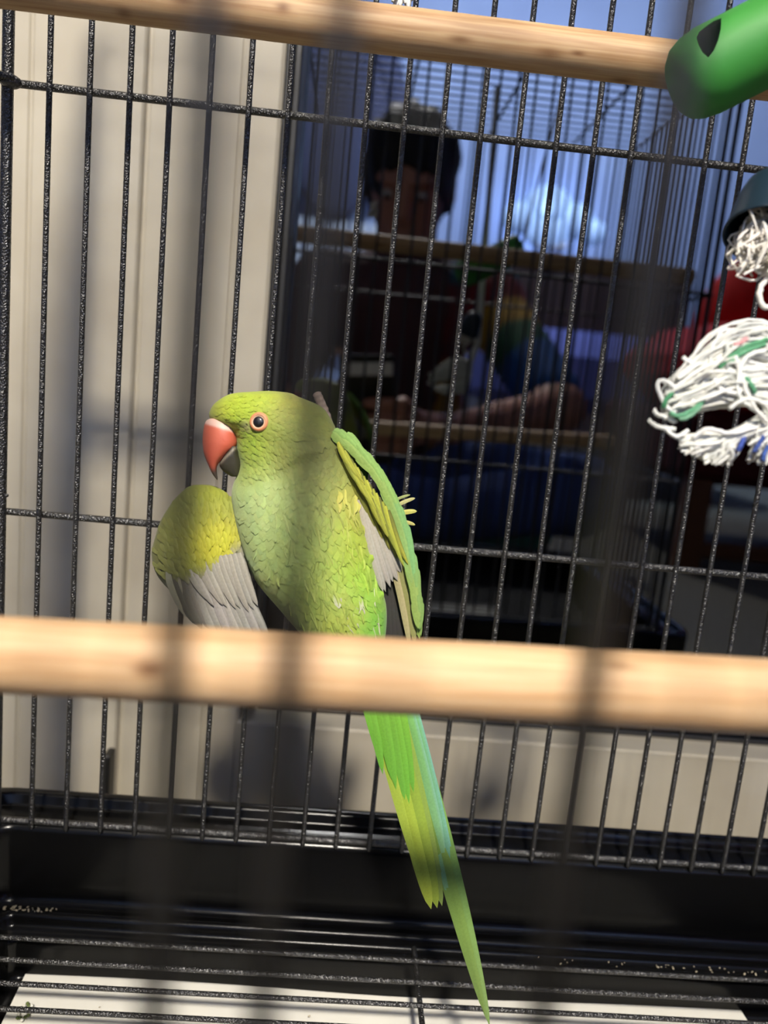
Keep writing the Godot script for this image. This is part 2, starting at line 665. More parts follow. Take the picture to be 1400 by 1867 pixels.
func build_cage() -> void:
	var t := thing("birdcage", "black wire birdcage with upright wires and cross bars standing against the glazed door", "birdcage", Vector3((CAGE_L + CAGE_R) * 0.5, 0.0, CAGE_F * 0.5))
	var o := t.position
	var top := OY + 0.19
	var low := OY - 0.3075
	var vw := wire_mesh(top - low, 0.00112, Vector3.UP)
	for k in 29:
		put("upright_wire", vw, M.wire, t, Vector3(PITCH * k, low, 0.0) - o)
	var thin := wire_mesh(top - low, 0.0009, Vector3.UP)
	var post := wire_mesh(top - low, 0.0022, Vector3.UP)
	for q in [[CAGE_L, 0.0], [CAGE_R + 0.008, 0.0], [CAGE_L, CAGE_F], [CAGE_R + 0.008, CAGE_F]]:
		put("corner_post", post, M.wire, t, Vector3(q[0], low, q[1]) - o)
	var wlen := CAGE_R + 0.008 - CAGE_L
	var bar := wire_mesh(wlen, 0.0015, Vector3.RIGHT)
	for y in [0.0, -0.1658, -0.3052, 0.19]:
		put("cross_bar", bar, M.wire, t, Vector3(CAGE_L, OY + y, -0.0024) - o)
	# front panel: wires by the open feeding hatch stand where the lens looks through
	for x in [0.1140, 0.1208, 0.1388]:
		put("front_wire", thin, M.dimmed_wire, t, Vector3(x, low, CAGE_F) - o)
	for k in 29:
		var x := PITCH * k
		if x < 0.1 or x > 0.165:
			put("front_wire", vw, M.dimmed_wire, t, Vector3(x, low, CAGE_F) - o)
	for y in [0.0, -0.1658, -0.3052, 0.19]:
		put("front_bar", bar, M.wire, t, Vector3(CAGE_L, OY + y, CAGE_F + 0.0024) - o)
	var zbar := wire_mesh(CAGE_F, 0.0015, Vector3.BACK)
	for k in range(1, 19):
		put("side_wire", vw, M.wire, t, Vector3(CAGE_L, low, PITCH * k) - o)
		put("side_wire", vw, M.wire, t, Vector3(CAGE_R + 0.008, low, PITCH * k) - o)
	for y in [0.0, -0.1658, -0.3052, 0.19]:
		put("side_bar", zbar, M.wire, t, Vector3(CAGE_L - 0.0024, OY + y, 0) - o)
		put("side_bar", zbar, M.wire, t, Vector3(CAGE_R + 0.0104, OY + y, 0) - o)
	var rw := wire_mesh(wlen, 0.0011, Vector3.RIGHT)
	for k in range(1, 14):
		put("roof_wire", rw, M.wire, t, Vector3(CAGE_L, top, 0.0205 * k) - o)
	for k in 4:
		put("roof_bar", zbar, M.wire, t, Vector3(0.06 + 0.1 * k, top + 0.0024, 0) - o)
	# ball joint and hook where the upper bar meets the corner, and a small hook below
	var b := MB.new()
	var j := on_z(14, 150, 0.0)
	b.ball(j + Vector3(0.0015, 0, 0.001), Vector3(0.0042, 0.0026, 0.0032), Color.WHITE, 10, 14)
	b.tube([j + Vector3(-0.012, 0.001, 0.002), j + Vector3(-0.004, 0.0016, 0.0025), j + Vector3(0.003, 0.0008, 0.003), j + Vector3(0.0052, 0.0, 0.0012)], [0.0017, 0.0018, 0.0016, 0.0009], 10)
	put("corner_joint", b.done(o), M.wire, t)
	b = MB.new()
	j = on_z(5, 903, 0.0)
	b.tube([j + Vector3(-0.012, 0, 0), j, j + Vector3(0.0022, 0.0002, 0.0005)], [0.0012, 0.0012, 0.0007], 8)
	put("hook", b.done(o), M.wire, t)

	# black plastic base
	var bt := thing("cage_base", "deep black plastic tray base under the wire birdcage", "tray", Vector3(o.x, 0.0, o.z))
	var bo := bt.position
	# profile: outward offset, height below the upper bar
	var pf := [Vector2(0.026, -0.395), Vector2(0.026, -0.306), Vector2(0.0252, -0.3030), Vector2(0.0235, -0.3018), Vector2(0.0205, -0.3018), Vector2(0.0190, -0.3030), Vector2(0.0182, -0.3062), Vector2(0.0172, -0.3076),
		Vector2(0.0075, -0.3082), Vector2(0.0064, -0.3075), Vector2(0.0052, -0.3066), Vector2(0.0036, -0.3063), Vector2(0.0024, -0.3065), Vector2(0.0014, -0.3072), Vector2(0.0006, -0.3084), Vector2(0.0001, -0.3100), Vector2(-0.0004, -0.3150), Vector2(-0.0020, -0.3330), Vector2(-0.0024, -0.3358),
		Vector2(-0.0031, -0.3384), Vector2(-0.0042, -0.3403), Vector2(-0.0058, -0.3414), Vector2(-0.0076, -0.3418), Vector2(-0.0088, -0.3422), Vector2(-0.0098, -0.3431), Vector2(-0.0104, -0.3444), Vector2(-0.0108, -0.3462), Vector2(-0.0116, -0.3475), Vector2(-0.0132, -0.3481), Vector2(-0.0146, -0.3486), Vector2(-0.0156, -0.3496), Vector2(-0.0162, -0.3512), Vector2(-0.0166, -0.3535), Vector2(-0.0172, -0.3655), Vector2(-0.0190, -0.3675), Vector2(-0.0230, -0.3680), Vector2(-0.1400, -0.3680)]
	b = MB.new()
	var rows := []
	for p in pf:
		var row := PackedVector3Array()
		var lo := Vector2(CAGE_L - 0.003 - p.x, -0.0 - p.x)
		var hi := Vector2(CAGE_R + 0.011 + p.x, CAGE_F + p.x)
		var r: float = max(0.004, 0.012 + p.x * 0.6)
		for cnr in 4:
			var cx: float = (hi.x - r) if cnr in [0, 1] else (lo.x + r)
			var cz: float = (hi.y - r) if cnr in [0, 3] else (lo.y + r)
			for s in 7:
				var w: float = [PI * 0.5, 0.0, -PI * 0.5, -PI][cnr] - PI * 0.5 * s / 6.0
				row.append(Vector3(cx + r * cos(w), OY + p.y, cz + r * sin(w)))
		rows.append(row)
	b.grid(rows, [], true)
	put("tray_wall", b.done(bo), M.tray, bt)
	put("tray_floor", boxm(Vector3(0.1, OY - 0.378, 0.1) - bo, Vector3(0.3, OY - 0.3681, 0.19) - bo, 0.001), M.tray, bt)
	put("foot", boxm(Vector3(-0.03, 0.0, -0.015) - bo, Vector3(0.0, OY - 0.394, 0.3) - bo, 0.004), M.tray, bt)
	put("foot", boxm(Vector3(0.41, 0.0, -0.015) - bo, Vector3(0.44, OY - 0.394, 0.3) - bo, 0.004), M.tray, bt)

	# floor grate
	var gt := thing("floor_grate", "black wire floor grate of long parallel wires above the paper in the tray", "grate", Vector3(0.2, OY - 0.345, 0.14))
	var gl := CAGE_R - CAGE_L - 0.004
	var gw := wire_mesh(gl, 0.00105, Vector3.RIGHT)
	for k in 21:
		put("grate_wire", gw, M.wire, gt, Vector3(CAGE_L + 0.002, OY - 0.345, 0.0085 + 0.0126 * k) - gt.position)
	var gx := wire_mesh(0.262, 0.0012, Vector3.BACK)
	for x in [-0.0105, 0.174, 0.36]:
		put("grate_rod", gx, M.wire, gt, Vector3(x, OY - 0.3472, 0.004) - gt.position)

	# paper liner
	b = MB.new()
	rows = []
	for k in 13:
		var row := PackedVector3Array()
		for i in 25:
			var u := i / 24.0
			var z := 0.0135 + 0.235 * k / 12.0
			var x := lerpf(0.0052, 0.3255, u) + 0.002 * sin(k * 0.5)
			row.append(Vector3(x, OY - 0.3655 + 0.0007 * sin(u * 9.0 + k * 0.4) + 0.0012 * pow(u, 6.0) * (1.0 if k < 3 else 0.4), z))
		rows.append(row)
	b.grid(rows, [], false, [], true)
	var pm := mat(Color(0.86, 0.85, 0.81), 0.8)
	var pl := put("paper_liner", b.done(Vector3(0.165, OY - 0.366, 0.13)), pm, null, Vector3(0.165, OY - 0.366, 0.13))
	tag(pl, "white paper sheet lining the bottom of the black tray beneath the floor grate", "paper")

# ---------------------------------------------------------------- perches
func perch(called_label: String, a: Vector3, b_: Vector3, r: float, seed_: int, light: Color, dark: Color) -> void:
	var b := MB.new()
	var n := FastNoiseLite.new()
	n.seed = seed_
	n.frequency = 1.0
	var dir := b_ - a
	var len_ := dir.length()
	dir /= len_
	var up := (Vector3.UP - dir * dir.y).normalized()
	var sd := dir.cross(up)
	var rows := []
	var uvs := []
	var seg := 90
	for k in seg + 1:
		var t := float(k) / seg
		var row := PackedVector3Array()
		var ur := []
		var edge: float = 1.0
		if k == 0 or k == seg:
			edge = 0.9
		for j in 33:
			var w := TAU * j / 32.0
			var rr := r * edge * (1.0 + 0.025 * n.get_noise_2d(t * 6.0, 3.0) + 0.012 * n.get_noise_3d(t * 30.0, cos(w) * 1.5, sin(w) * 1.5))
			row.append(a + dir * (len_ * t) + (up * cos(w) + sd * sin(w)) * rr)
			ur.append(Vector2(t, j / 32.0))
		if k == 0:
			var r0 := PackedVector3Array(); r0.resize(33); r0.fill(a); rows.append(r0); uvs.append(ur)
		rows.append(row)
		uvs.append(ur)
		if k == seg:
			var r1 := PackedVector3Array(); r1.resize(33); r1.fill(b_); rows.append(r1); uvs.append(ur)
	b.grid(rows, [], false, uvs)
	var m := mat(Color.WHITE, 0.6)
	m.albedo_texture = wood_image(seed_, light, dark, Color(0.42, 0.27, 0.15))
	var at := (a + b_) * 0.5
	var o := put("perch", b.done(at), m, null, at)
	tag(o, called_label, "perch", "")

func build_perches() -> void:
	var dx := Vector3(0.1966, -0.0018, 0.0105)
	var c := P(700, 1231, 0.165)
	var dl := (P(1400, 1275, 0.1655) - P(0, 1185, 0.1655))
	dl = Vector3(dl.x, dl.y, 0.004).normalized()
	var a := c + dl * ((CAGE_L - 0.002 - c.x) / dl.x)
	var b := c + dl * ((CAGE_R + 0.006 - c.x) / dl.x)
	perch("pale wooden dowel perch crossing in front of the bird, the nearer and lower of two", a, b, 0.0078, 41, Color(0.85, 0.72, 0.56), Color(0.74, 0.58, 0.41))
	c = P(700, 54, 0.272)
	var e := P(1100, 118 - 17, 0.275)
	dl = (e - c)
	dl = Vector3(dl.x, dl.y, dl.z * 0.3).normalized()
	a = c + dl * ((CAGE_L - 0.002 - c.x) / dl.x)
	b = c + dl * ((CAGE_R + 0.006 - c.x) / dl.x)
	perch("knotty tan wooden perch high above the bird, beside the green tube toy", a, b, 0.0075, 57, Color(0.8, 0.67, 0.5), Color(0.66, 0.5, 0.34))
	var x := dx

# ---------------------------------------------------------------- the parakeet
var BODY := [
	[713, 476, 500, 14, 10], [715, 440, 520, 30, 26], [718, 421, 534, 42, 38], [722, 411, 541, 49, 45], [730, 398, 561, 57, 54], [738, 389, 580, 62, 60], [748, 383, 593, 67, 64], [758, 381, 600, 69, 67],
	[768, 388, 606, 71, 69], [778, 408, 611, 72, 71], [790, 422, 616, 73, 73], [805, 429, 623, 73, 75], [823, 432, 632, 73, 77], [848, 436, 640, 74, 80], [866, 432, 646, 77, 82], [880, 426, 650, 80, 84], [900, 422, 655, 84, 86], [931, 425, 661, 90, 88],
	[978, 435, 672, 95, 90], [1026, 450, 683, 95, 88], [1065, 470, 693, 91, 82], [1104, 503, 704, 83, 74], [1148, 541, 704, 70, 60], [1190, 583, 697, 52, 44], [1215, 612, 690, 34, 28], [1228, 640, 676, 14, 12]]
var JAW := [[420, 880], [426, 883], [456, 883], [494, 872], [522, 858], [541, 846], [575, 836], [640, 815]]
var COLS := [   # x, y, reach, colour (sRGB)
	[425, 728, 42, 172, 198, 42], [470, 722, 40, 168, 192, 52], [392, 752, 22, 168, 178, 56], [530, 735, 38, 160, 165, 66], [440, 772, 26, 150, 180, 40], [448, 815, 34, 160, 195, 50], [455, 858, 32, 152, 175, 66],
	[447, 776, 10, 205, 198, 160], [450, 777, 8, 205, 198, 165], [510, 785, 44, 140, 158, 58], [575, 770, 44, 132, 146, 60], [530, 830, 40, 138, 152, 62], [590, 830, 40, 122, 134, 62],
	[460, 910, 52, 178, 206, 122], [450, 980, 50, 176, 204, 118], [500, 1040, 55, 168, 198, 104], [540, 940, 60, 164, 192, 102], [590, 900, 50, 156, 170, 78], [600, 980, 60, 158, 184, 72],
	[640, 930, 34, 190, 194, 74], [650, 985, 40, 172, 196, 54], [645, 1050, 44, 156, 200, 54], [680, 1085, 32, 140, 196, 62], [600, 1090, 48, 166, 190, 84], [560, 1110, 46, 142, 172, 66], [620, 1150, 48, 170, 190, 66], [690, 1160, 36, 120, 200, 60], [480, 1080, 30, 170, 184, 76], [520, 1130, 30, 158, 178, 70]]

func jaw_bump(x: float, y: float) -> float:
	var jy := interp(JAW, x, 1)
	var t := y - jy
	if t < 0.0:
		return 5.0 * exp(t / 55.0) * smoothstep(0.0, -16.0, t)
	return -2.0 * exp(-t / 20.0) * smoothstep(0.0, 10.0, t)

func body_z(x: float, y: float) -> float:      # front surface, or -999 outside the outline
	if y < 714 or y > 1226:
		return -999.0
	var xl := interp(BODY, y, 1)
	var xr := interp(BODY, y, 2)
	var u := (x - (xl + xr) * 0.5) / ((xr - xl) * 0.5)
	if abs(u) > 0.995:
		return -999.0
	var s := sqrt(1.0 - u * u)
	return interp(BODY, y, 3) * s + jaw_bump(x, y) * s

func body_col(x: float, y: float) -> Color:
	var r := 0.0
	var g := 0.0
	var b := 0.0
	var w := 1e-6
	for k in COLS:
		var d: float = ((x - k[0]) * (x - k[0]) + (y - k[1]) * (y - k[1])) / (k[2] * k[2])
		var e := exp(-d * 1.2) + 1e-5 / (1.0 + d)
		r += k[3] * e
		g += k[4] * e
		b += k[5] * e
		w += e
	return lin(r / w * 0.97 + 5.0, g / w * 0.94 + 4.0, b / w * 1.0 + 8.0)

# one feather: a cambered strip with a raised shaft. Points in bird pixels.
func feather(mb: MB, base: Vector3, tip: Vector3, w: float, c0: Color, c1: Color, bend := 0.0, camber := 0.25, point := 2.0, edge: Variant = null, rows_n := 12, roll := 0.0) -> void:
	var ax := tip - base
	var len_ := ax.length()
	var dir := ax / len_
	var side := dir.cross(Vector3(0, 0, 1)).normalized()
	if roll != 0.0:
		side = side.rotated(dir, roll)
	var nz := side.cross(dir)
	if nz.z < 0.0:
		nz = -nz
	var rows := []
	var cc := []
	for k in rows_n + 1:
		var t := float(k) / rows_n
		var c: Vector3 = base + ax * t + side * (bend * 4.0 * t * (1.0 - t))
		var prof: float = sqrt(min(1.0, 0.25 + t * 4.0)) * pow(max(0.0, 1.0 - pow(t, point)), 0.6)
		var row := PackedVector3Array()
		var cr := []
		for u in [-1.0, -0.55, 0.0, 0.55, 1.0]:
			var lift: float = w * camber * (1.0 - u * u) + (w * 0.04 if u == 0.0 else 0.0)
			row.append(Q(c + side * (u * w * 0.5 * prof) + nz * lift * prof))
			var col: Color = c0.lerp(c1, t)
			if edge != null and u > 0.8:
				col = col.lerp(edge, 0.75)
			if u == 0.0:
				col = col.lerp(Color(col.r * 0.8, col.g * 0.8, col.b * 0.75), 0.5)
			cr.append(col)
		rows.append(row)
		cc.append(cr)
	mb.grid(rows, cc, false)

func jit(c: Color, a := 0.08) -> Color:
	var k := 1.0 + rng.randf_range(-a, a)
	return Color(c.r * k * (1.0 + rng.randf_range(-a, a) * 0.5), c.g * k, c.b * k * (1.0 + rng.randf_range(-a, a) * 0.6))

func lens_loft(mb: MB, outer: Array, inner: Array, thick: float, z0: float, z1: float, cfun: Callable, seg := 40) -> void:
	var rows := []
	var cc := []
	for k in seg + 1:
		var t := float(k) / seg
		var o := polyline(outer, t)
		var i := polyline(inner, t)
		var c := (o + i) * 0.5
		var h := (o - i) * 0.5
		var row := PackedVector3Array()
		var cr := []
		var env: float = sqrt(max(0.0, 1.0 - pow(abs(2.0 * t - 1.0), 4.0)))
		for j in 18:
			var w := TAU * j / 18.0
			var q: Vector3 = c + h * cos(w) * max(env, 0.02)
			q.z += lerpf(z0, z1, t) + thick * sin(w) * env
			row.append(Q(q))
			cr.append(cfun.call(q.x, q.y))
		rows.append(row)
		cc.append(cr)
	mb.grid(rows, cc, true, [], h_sign(outer, inner))

func h_sign(outer: Array, inner: Array) -> bool:
	var d: Vector3 = polyline(outer, 0.6) - polyline(outer, 0.4)
	var h: Vector3 = polyline(outer, 0.5) - polyline(inner, 0.5)
	return d.cross(h).z > 0.0           # y runs down in bird pixels, which mirrors the winding

func build_bird() -> void:
	var t := thing("parakeet", "green ring-necked parakeet with red beak and spread wings clinging behind the lower perch", "bird", Q(Vector3(640, 1215, 0)))
	var o := t.position
	# body and head: one continuous surface
	var b := MB.new()
	var rows := []
	var cc := []
	var n := 130
	for k in n + 1:
		var s := float(k) / n
		var y := lerpf(713.2, 1227.8, s * 0.55 + 0.45 * s * s * (3 - 2 * s))
		var xl := interp(BODY, y, 1)
		var xr := interp(BODY, y, 2)
		var zf := interp(BODY, y, 3)
		var zb := interp(BODY, y, 4)
		var row := PackedVector3Array()
		var cr := []
		for j in 96:
			var w := TAU * j / 96.0
			var x := (xl + xr) * 0.5 + (xr - xl) * 0.5 * cos(w)
			var z := (zf if sin(w) > 0 else zb) * sin(w)
			if sin(w) > 0:
				z += jaw_bump(x, y) * sin(w)
			row.append(Q(Vector3(x, y, z)))
			cr.append(body_col(x, y))
		if k == 0:
			var r0 := PackedVector3Array(); r0.resize(96); r0.fill(Q(Vector3(488, 712.6, 0))); rows.append(r0); cc.append(cr)
		rows.append(row)
		cc.append(cr)
		if k == n:
			var r1 := PackedVector3Array(); r1.resize(96); r1.fill(Q(Vector3(658, 1229, 0))); rows.append(r1); cc.append(cr)
	b.grid(rows, cc, true, [], true)
	put("body", b.done(o), M.feather, t)

	# small body feathers, overlapping like tiles, down the flow of the plumage
	b = MB.new()
	var y := 722.0
	while y < 1200.0:
		var head := y < 865.0
		var step := 8.0 if head else 13.0
		var x := interp(BODY, y, 1) + 3.0 + rng.randf() * step
		while x < interp(BODY, y, 2) - 2.0:
			var px := x + rng.randf_range(-0.4, 0.4) * step
			var py := y + rng.randf_range(-0.4, 0.4) * step
			x += step
			var below: bool = py > interp(JAW, px, 1) - 3.0
			var ln := 26.0 if below else lerpf(9.0, 17.0, clamp((px - 390.0) / 180.0, 0.0, 1.0))
			var wd := 17.0 if below else lerpf(6.0, 11.0, clamp((px - 390.0) / 180.0, 0.0, 1.0))
			var fl := Vector2(0.9, 0.35)
			if below:
				fl = Vector2(0.06 + 0.25 * (px - 560.0) / 120.0, 1.0)
				if py > 1040.0:
					fl = Vector2(0.35, 1.0)
			elif py > 800.0:
				fl = Vector2(0.55, 0.9)
			elif py < 745.0:
				fl = Vector2(1.0, 0.12 + (px - 420.0) * 0.0022)
			fl = fl.rotated(rng.randf_range(-0.22, 0.22)).normalized() * ln * rng.randf_range(0.8, 1.2)
			if Vector2(px - 472, py - 769).length() < 21.0 or Vector2(px + fl.x - 472, py + fl.y - 769).length() < 18.0 or Vector2(px + fl.x * 0.5 - 472, py + fl.y * 0.5 - 769).length() < 18.0:
				continue
			var z0 := body_z(px, py)
			var z1 := body_z(px + fl.x, py + fl.y)
			var zm := body_z(px + fl.x * 0.5, py + fl.y * 0.5)
			if z0 < -900.0 or z1 < -900.0 or zm < -900.0 or z1 < 16.0:
				continue
			var sd := Vector2(fl.y, -fl.x).normalized()
			var fr := []
			var fc := []
			var base_c := jit(body_col(px, py), 0.09)
			var tip_c := jit(body_col(px + fl.x, py + fl.y), 0.12)
			if below and rng.randf() < 0.05 and px > 590.0 and py > 1060.0:
				tip_c = lin(206, 204, 186)
			var ok := true
			for q in 5:
				var tt := q / 4.0
				var cx := px + fl.x * tt
				var cy := py + fl.y * tt
				var pw: float = wd * 0.5 * [0.55, 0.95, 1.0, 0.78, 0.12][q]
				var row := PackedVector3Array()
				var cr := []
				for u in [-1.0, 0.0, 1.0]:
					var ex: float = cx + sd.x * pw * u
					var ey: float = cy + sd.y * pw * u
					var ez := body_z(ex, ey)
					if ez < -900.0:
						ez = lerpf(z0, z1, tt) - 4.0
						ok = ok and z1 > 34.0
					row.append(Q(Vector3(ex, ey, ez + (0.5 + (3.4 if px > 570.0 else 2.4) * tt * (1.0 if below else 0.55)) + (0.8 if u == 0.0 else 0.0))))
					cr.append(base_c.lerp(tip_c, tt))
				fr.append(row)
				fc.append(cr)
			if ok:
				b.grid(fr, fc, false)
		y += step * (0.8 if head else 0.85)
	# fine loose plumes on the breast and flank, some pale, some dark
	for k in 330:
		var px := rng.randf_range(470, 690)
		var py := rng.randf_range(900, 1150)
		if px < 560.0 and rng.randf() < 0.7:
			continue
		var fl := Vector2(0.1 + 0.3 * (px - 560.0) / 120.0, 1.0).rotated(rng.randf_range(-0.35, 0.35)).normalized() * rng.randf_range(20, 46)
		var z0 := body_z(px, py)
		var z1 := body_z(px + fl.x, py + fl.y)
		var zm := body_z(px + fl.x * 0.5, py + fl.y * 0.5)
		if z0 < 20.0 or z1 < 20.0 or zm < 20.0:
			continue
		var c := body_col(px, py)
		var m := rng.randf()
		var c2: Color = c.lerp(lin(206, 206, 120), 0.22) if m < 0.4 else (c.lerp(lin(96, 110, 34), 0.4) if m < 0.75 else jit(c, 0.15))
		if py > 1070.0 and px > 600.0 and rng.randf() < 0.3:
			c2 = lin(200, 196, 176)
		feather(b, Vector3(px, py, z0 + 2.0), Vector3(px + fl.x, py + fl.y, max(z1, 2.0 * zm - z0) + 4.0), rng.randf_range(2.5, 5.5), jit(c.lerp(c2, 0.5), 0.08), c2, rng.randf_range(-4, 4), 0.1, 2.5, null, 5)
	var cf := put("contour_feathers", b.done(o), M.feather, t)
	cf.set_meta("kind", "stuff")

	# beak
	var bw := StandardMaterial3D.new()
	bw.vertex_color_use_as_albedo = true
	bw.roughness = 0.5
	bw.normal_enabled = true
	bw.normal_texture = noise_tex(0.03, 256, 61, true, 3.0)
	bw.normal_scale = 0.3
	tri_map(bw, 60.0)
	var UB := [[763, 383, 400, 16, 10], [766, 377, 412, 22, 16], [772, 373.5, 424, 27, 20], [782, 371, 430, 30, 22], [793, 369.6, 432, 31, 22], [808, 369.2, 432, 30, 20], [817, 370, 428, 28, 18], [826, 371.5, 418, 25, 16], [834, 374, 409, 22, 14],
		[842, 377, 401, 18, 12], [850, 380.5, 396, 14, 10], [858, 384, 395, 10, 8], [866, 388.5, 396, 6, 5], [872, 393, 397, 3, 3], [875, 395.5, 396.5, 1, 1]]
	b = MB.new()
	beak_loft(b, UB, 40, func(x: float, y_: float) -> Color:
		var cere := 771.0 + (x - 375.0) * 0.30
		var red := lin(198, 98, 74).lerp(lin(184, 80, 60), clamp((y_ - 790) / 50.0, 0, 1))
		red = red.lerp(lin(210, 116, 92), clamp(1.0 - abs(x - 395.0) / 14.0, 0, 1) * 0.4)
		var c := lin(226, 186, 170).lerp(red, smoothstep(cere - 1.0, cere + 5.0, y_))
		return c.lerp(lin(70, 62, 58), smoothstep(846.0, 864.0, y_ + (x - 390) * 0.4)))
	put("upper_beak", b.done(o), bw, t).set_meta("label", "hooked red upper beak with pale cere")
	var LB := [[813, 419, 428, 18, 14], [820, 414, 433, 22, 16], [830, 407, 435, 22, 16], [840, 402, 438, 20, 15], [848, 400, 439, 18, 14], [856, 404, 438, 15, 12], [863, 412, 437, 11, 9], [869, 422, 435, 6, 5]]
	b = MB.new()
	beak_loft(b, LB, 24, func(x: float, y_: float) -> Color:
		var d: float = abs((y_ - 818.0) - (427.0 - x) * 1.0)
		return lin(58, 53, 46).lerp(lin(150, 142, 124), 0.8 * exp(-d * d / 9.0)))
	put("lower_beak", b.done(o), bw, t).set_meta("label", "dark grey lower beak")
	b = MB.new()
	b.ball(Q(Vector3(402, 768.5, 26)), Vector3(4.2, 2.1, 1.6) * PX, lin(88, 44, 34), 8, 12, cam_basis)
	put("nostril", b.done(o), bw, t)

	# eye: bare orange ring, pale iris, black pupil
	var ez := body_z(472, 769)
	var ec := Vector3(472, 769, ez)
	b = MB.new()
	var er := []
	var ecol := []
	var ebas := cam_basis.rotated(cam_basis.y, -0.12)
	for q in [[17.8, -3.0, 0], [16.8, 0.2, 1], [15.2, 2.4, 2], [13.6, 3.2, 2], [12.2, 3.2, 3], [11.2, 2.6, 4], [10.6, 1.6, 4], [0.1, 1.0, 4]]:
		var row := PackedVector3Array()
		var cr := []
		for j in 32:
			var w := TAU * j / 32.0
			row.append(Q(ec) + ebas * (Vector3(cos(w) * q[0], sin(w) * q[0], q[1]) * PX))
			var c: Color = [lin(150, 168, 62), lin(196, 150, 110), lin(212, 138, 94), lin(214, 146, 108), lin(206, 170, 140)][q[2]]
			cr.append(c)
		er.append(row)
		ecol.append(cr)
	b.grid(er, ecol, true)
	var ring := put("eye_ring", b.done(o), bw, t)
	b = MB.new()
	b.ball(Q(ec + Vector3(-0.5, 0.5, 0)), Vector3(10.2, 10.2, 5.0) * PX, Color(0.003, 0.003, 0.003), 12, 20, ebas)
	var pm := mat(Color.WHITE, 0.06)
	pm.vertex_color_use_as_albedo = true
	pm.clearcoat_enabled = true
	put("pupil", b.done(o), pm, ring)
	build_right_wing(t, o)
	build_left_wing(t, o)
	build_tail(t, o)

	# the foot raised behind the head, scaly and pinkish grey
	b = MB.new()
	var pts := []
	var rad := []
	var cols := []
	for k in 21:
		var s := k / 20.0
		pts.append(Q(polyline([Vector3(577, 716, -34), Vector3(584, 733, -32), Vector3(594, 758, -34), Vector3(603, 790, -40), Vector3(612, 830, -52)], s)))
		rad.append((8.2 if k > 0 else 5.0) * PX * (1.0 + 0.09 * sin(k * 2.6)) * (1.0 + 0.2 * s))
		cols.append(lin(150, 132, 120) if k % 2 == 0 else lin(122, 106, 97))
	b.tube(pts, rad, 12, cols)
	var pl: StandardMaterial3D = M.plain
	put("raised_toe", b.done(o), pl, t).set_meta("label", "scaly pinkish grey toe raised behind the head")
	# the standing leg behind the perch, toes closed round an upright wire of the back panel
	b = MB.new()
	var wx := Vector3(PITCH * 10, 0, 0.0)
	var grip := Vector3(wx.x, Q(Vector3(640, 1225, 0)).y, 0.0)
	b.tube([Q(Vector3(635, 1180, 0)), Q(Vector3(640, 1205, -10)), grip + Vector3(0.002, 0.004, 0.012), grip + Vector3(0.0, 0.0, 0.0045)], [0.006, 0.0042, 0.0026, 0.0026], 10, [lin(150, 180, 70), lin(150, 170, 80), lin(140, 122, 112), lin(140, 122, 112)])
	for q in [[-1.0, 0.006], [-1.0, -0.001], [1.0, 0.003], [1.0, -0.005]]:
		var tp := []
		for k in 7:
			var w := k / 6.0 * 3.6
			tp.append(grip + Vector3(q[0] * sin(w) * 0.0034, q[1] * (0.4 + 0.6 * k / 6.0), cos(w) * 0.0034))
		b.tube(tp, [0.0020, 0.0019, 0.0018, 0.0017, 0.0015, 0.0012, 0.0007], 8, [lin(140, 122, 112), lin(140, 122, 112), lin(140, 122, 112), lin(140, 122, 112), lin(140, 122, 112), lin(110, 96, 90), lin(40, 36, 34)])
	put("leg", b.done(o), pl, t)

func beak_loft(b: MB, tab: Array, seg: int, cfun: Callable) -> void:
	var rows := []
	var cc := []
	for k in seg + 1:
		var y: float = lerpf(tab[0][0] + 0.1, tab[-1][0] - 0.05, float(k) / seg)
		var xl := interp(tab, y, 1)
		var xr := interp(tab, y, 2)
		var row := PackedVector3Array()
		var cr := []
		for j in 32:
			var w := TAU * j / 32.0
			var x := (xl + xr) * 0.5 + (xr - xl) * 0.5 * signf(cos(w)) * pow(abs(cos(w)), 0.9)
			row.append(Q(Vector3(x, y, 10.0 + sin(w) * interp(tab, y, 3 if sin(w) > 0 else 4))))
			cr.append(cfun.call(x, y))
		if k == 0:
			var r0 := PackedVector3Array(); r0.resize(32); r0.fill(Q(Vector3((xl + xr) * 0.5, y - 0.4, 10))); rows.append(r0); cc.append(cr)
		rows.append(row)
		cc.append(cr)
		if k == seg:
			var r1 := PackedVector3Array(); r1.resize(32); r1.fill(Q(Vector3((xl + xr) * 0.5, y + 0.3, 10))); rows.append(r1); cc.append(cr)
	b.grid(rows, cc, true, [], true)

func one_feather(parent: Node, o: Vector3, called: String, base: Vector3, tip: Vector3, w: float, c0: Color, c1: Color, bend := 0.0, camber := 0.2, point := 2.0, edge: Variant = null, roll := 0.0) -> void:
	var b := MB.new()
	feather(b, base, tip, w, c0, c1, bend, camber, point, edge, 14, roll)
	put(called, b.done(o), M.feather, parent)

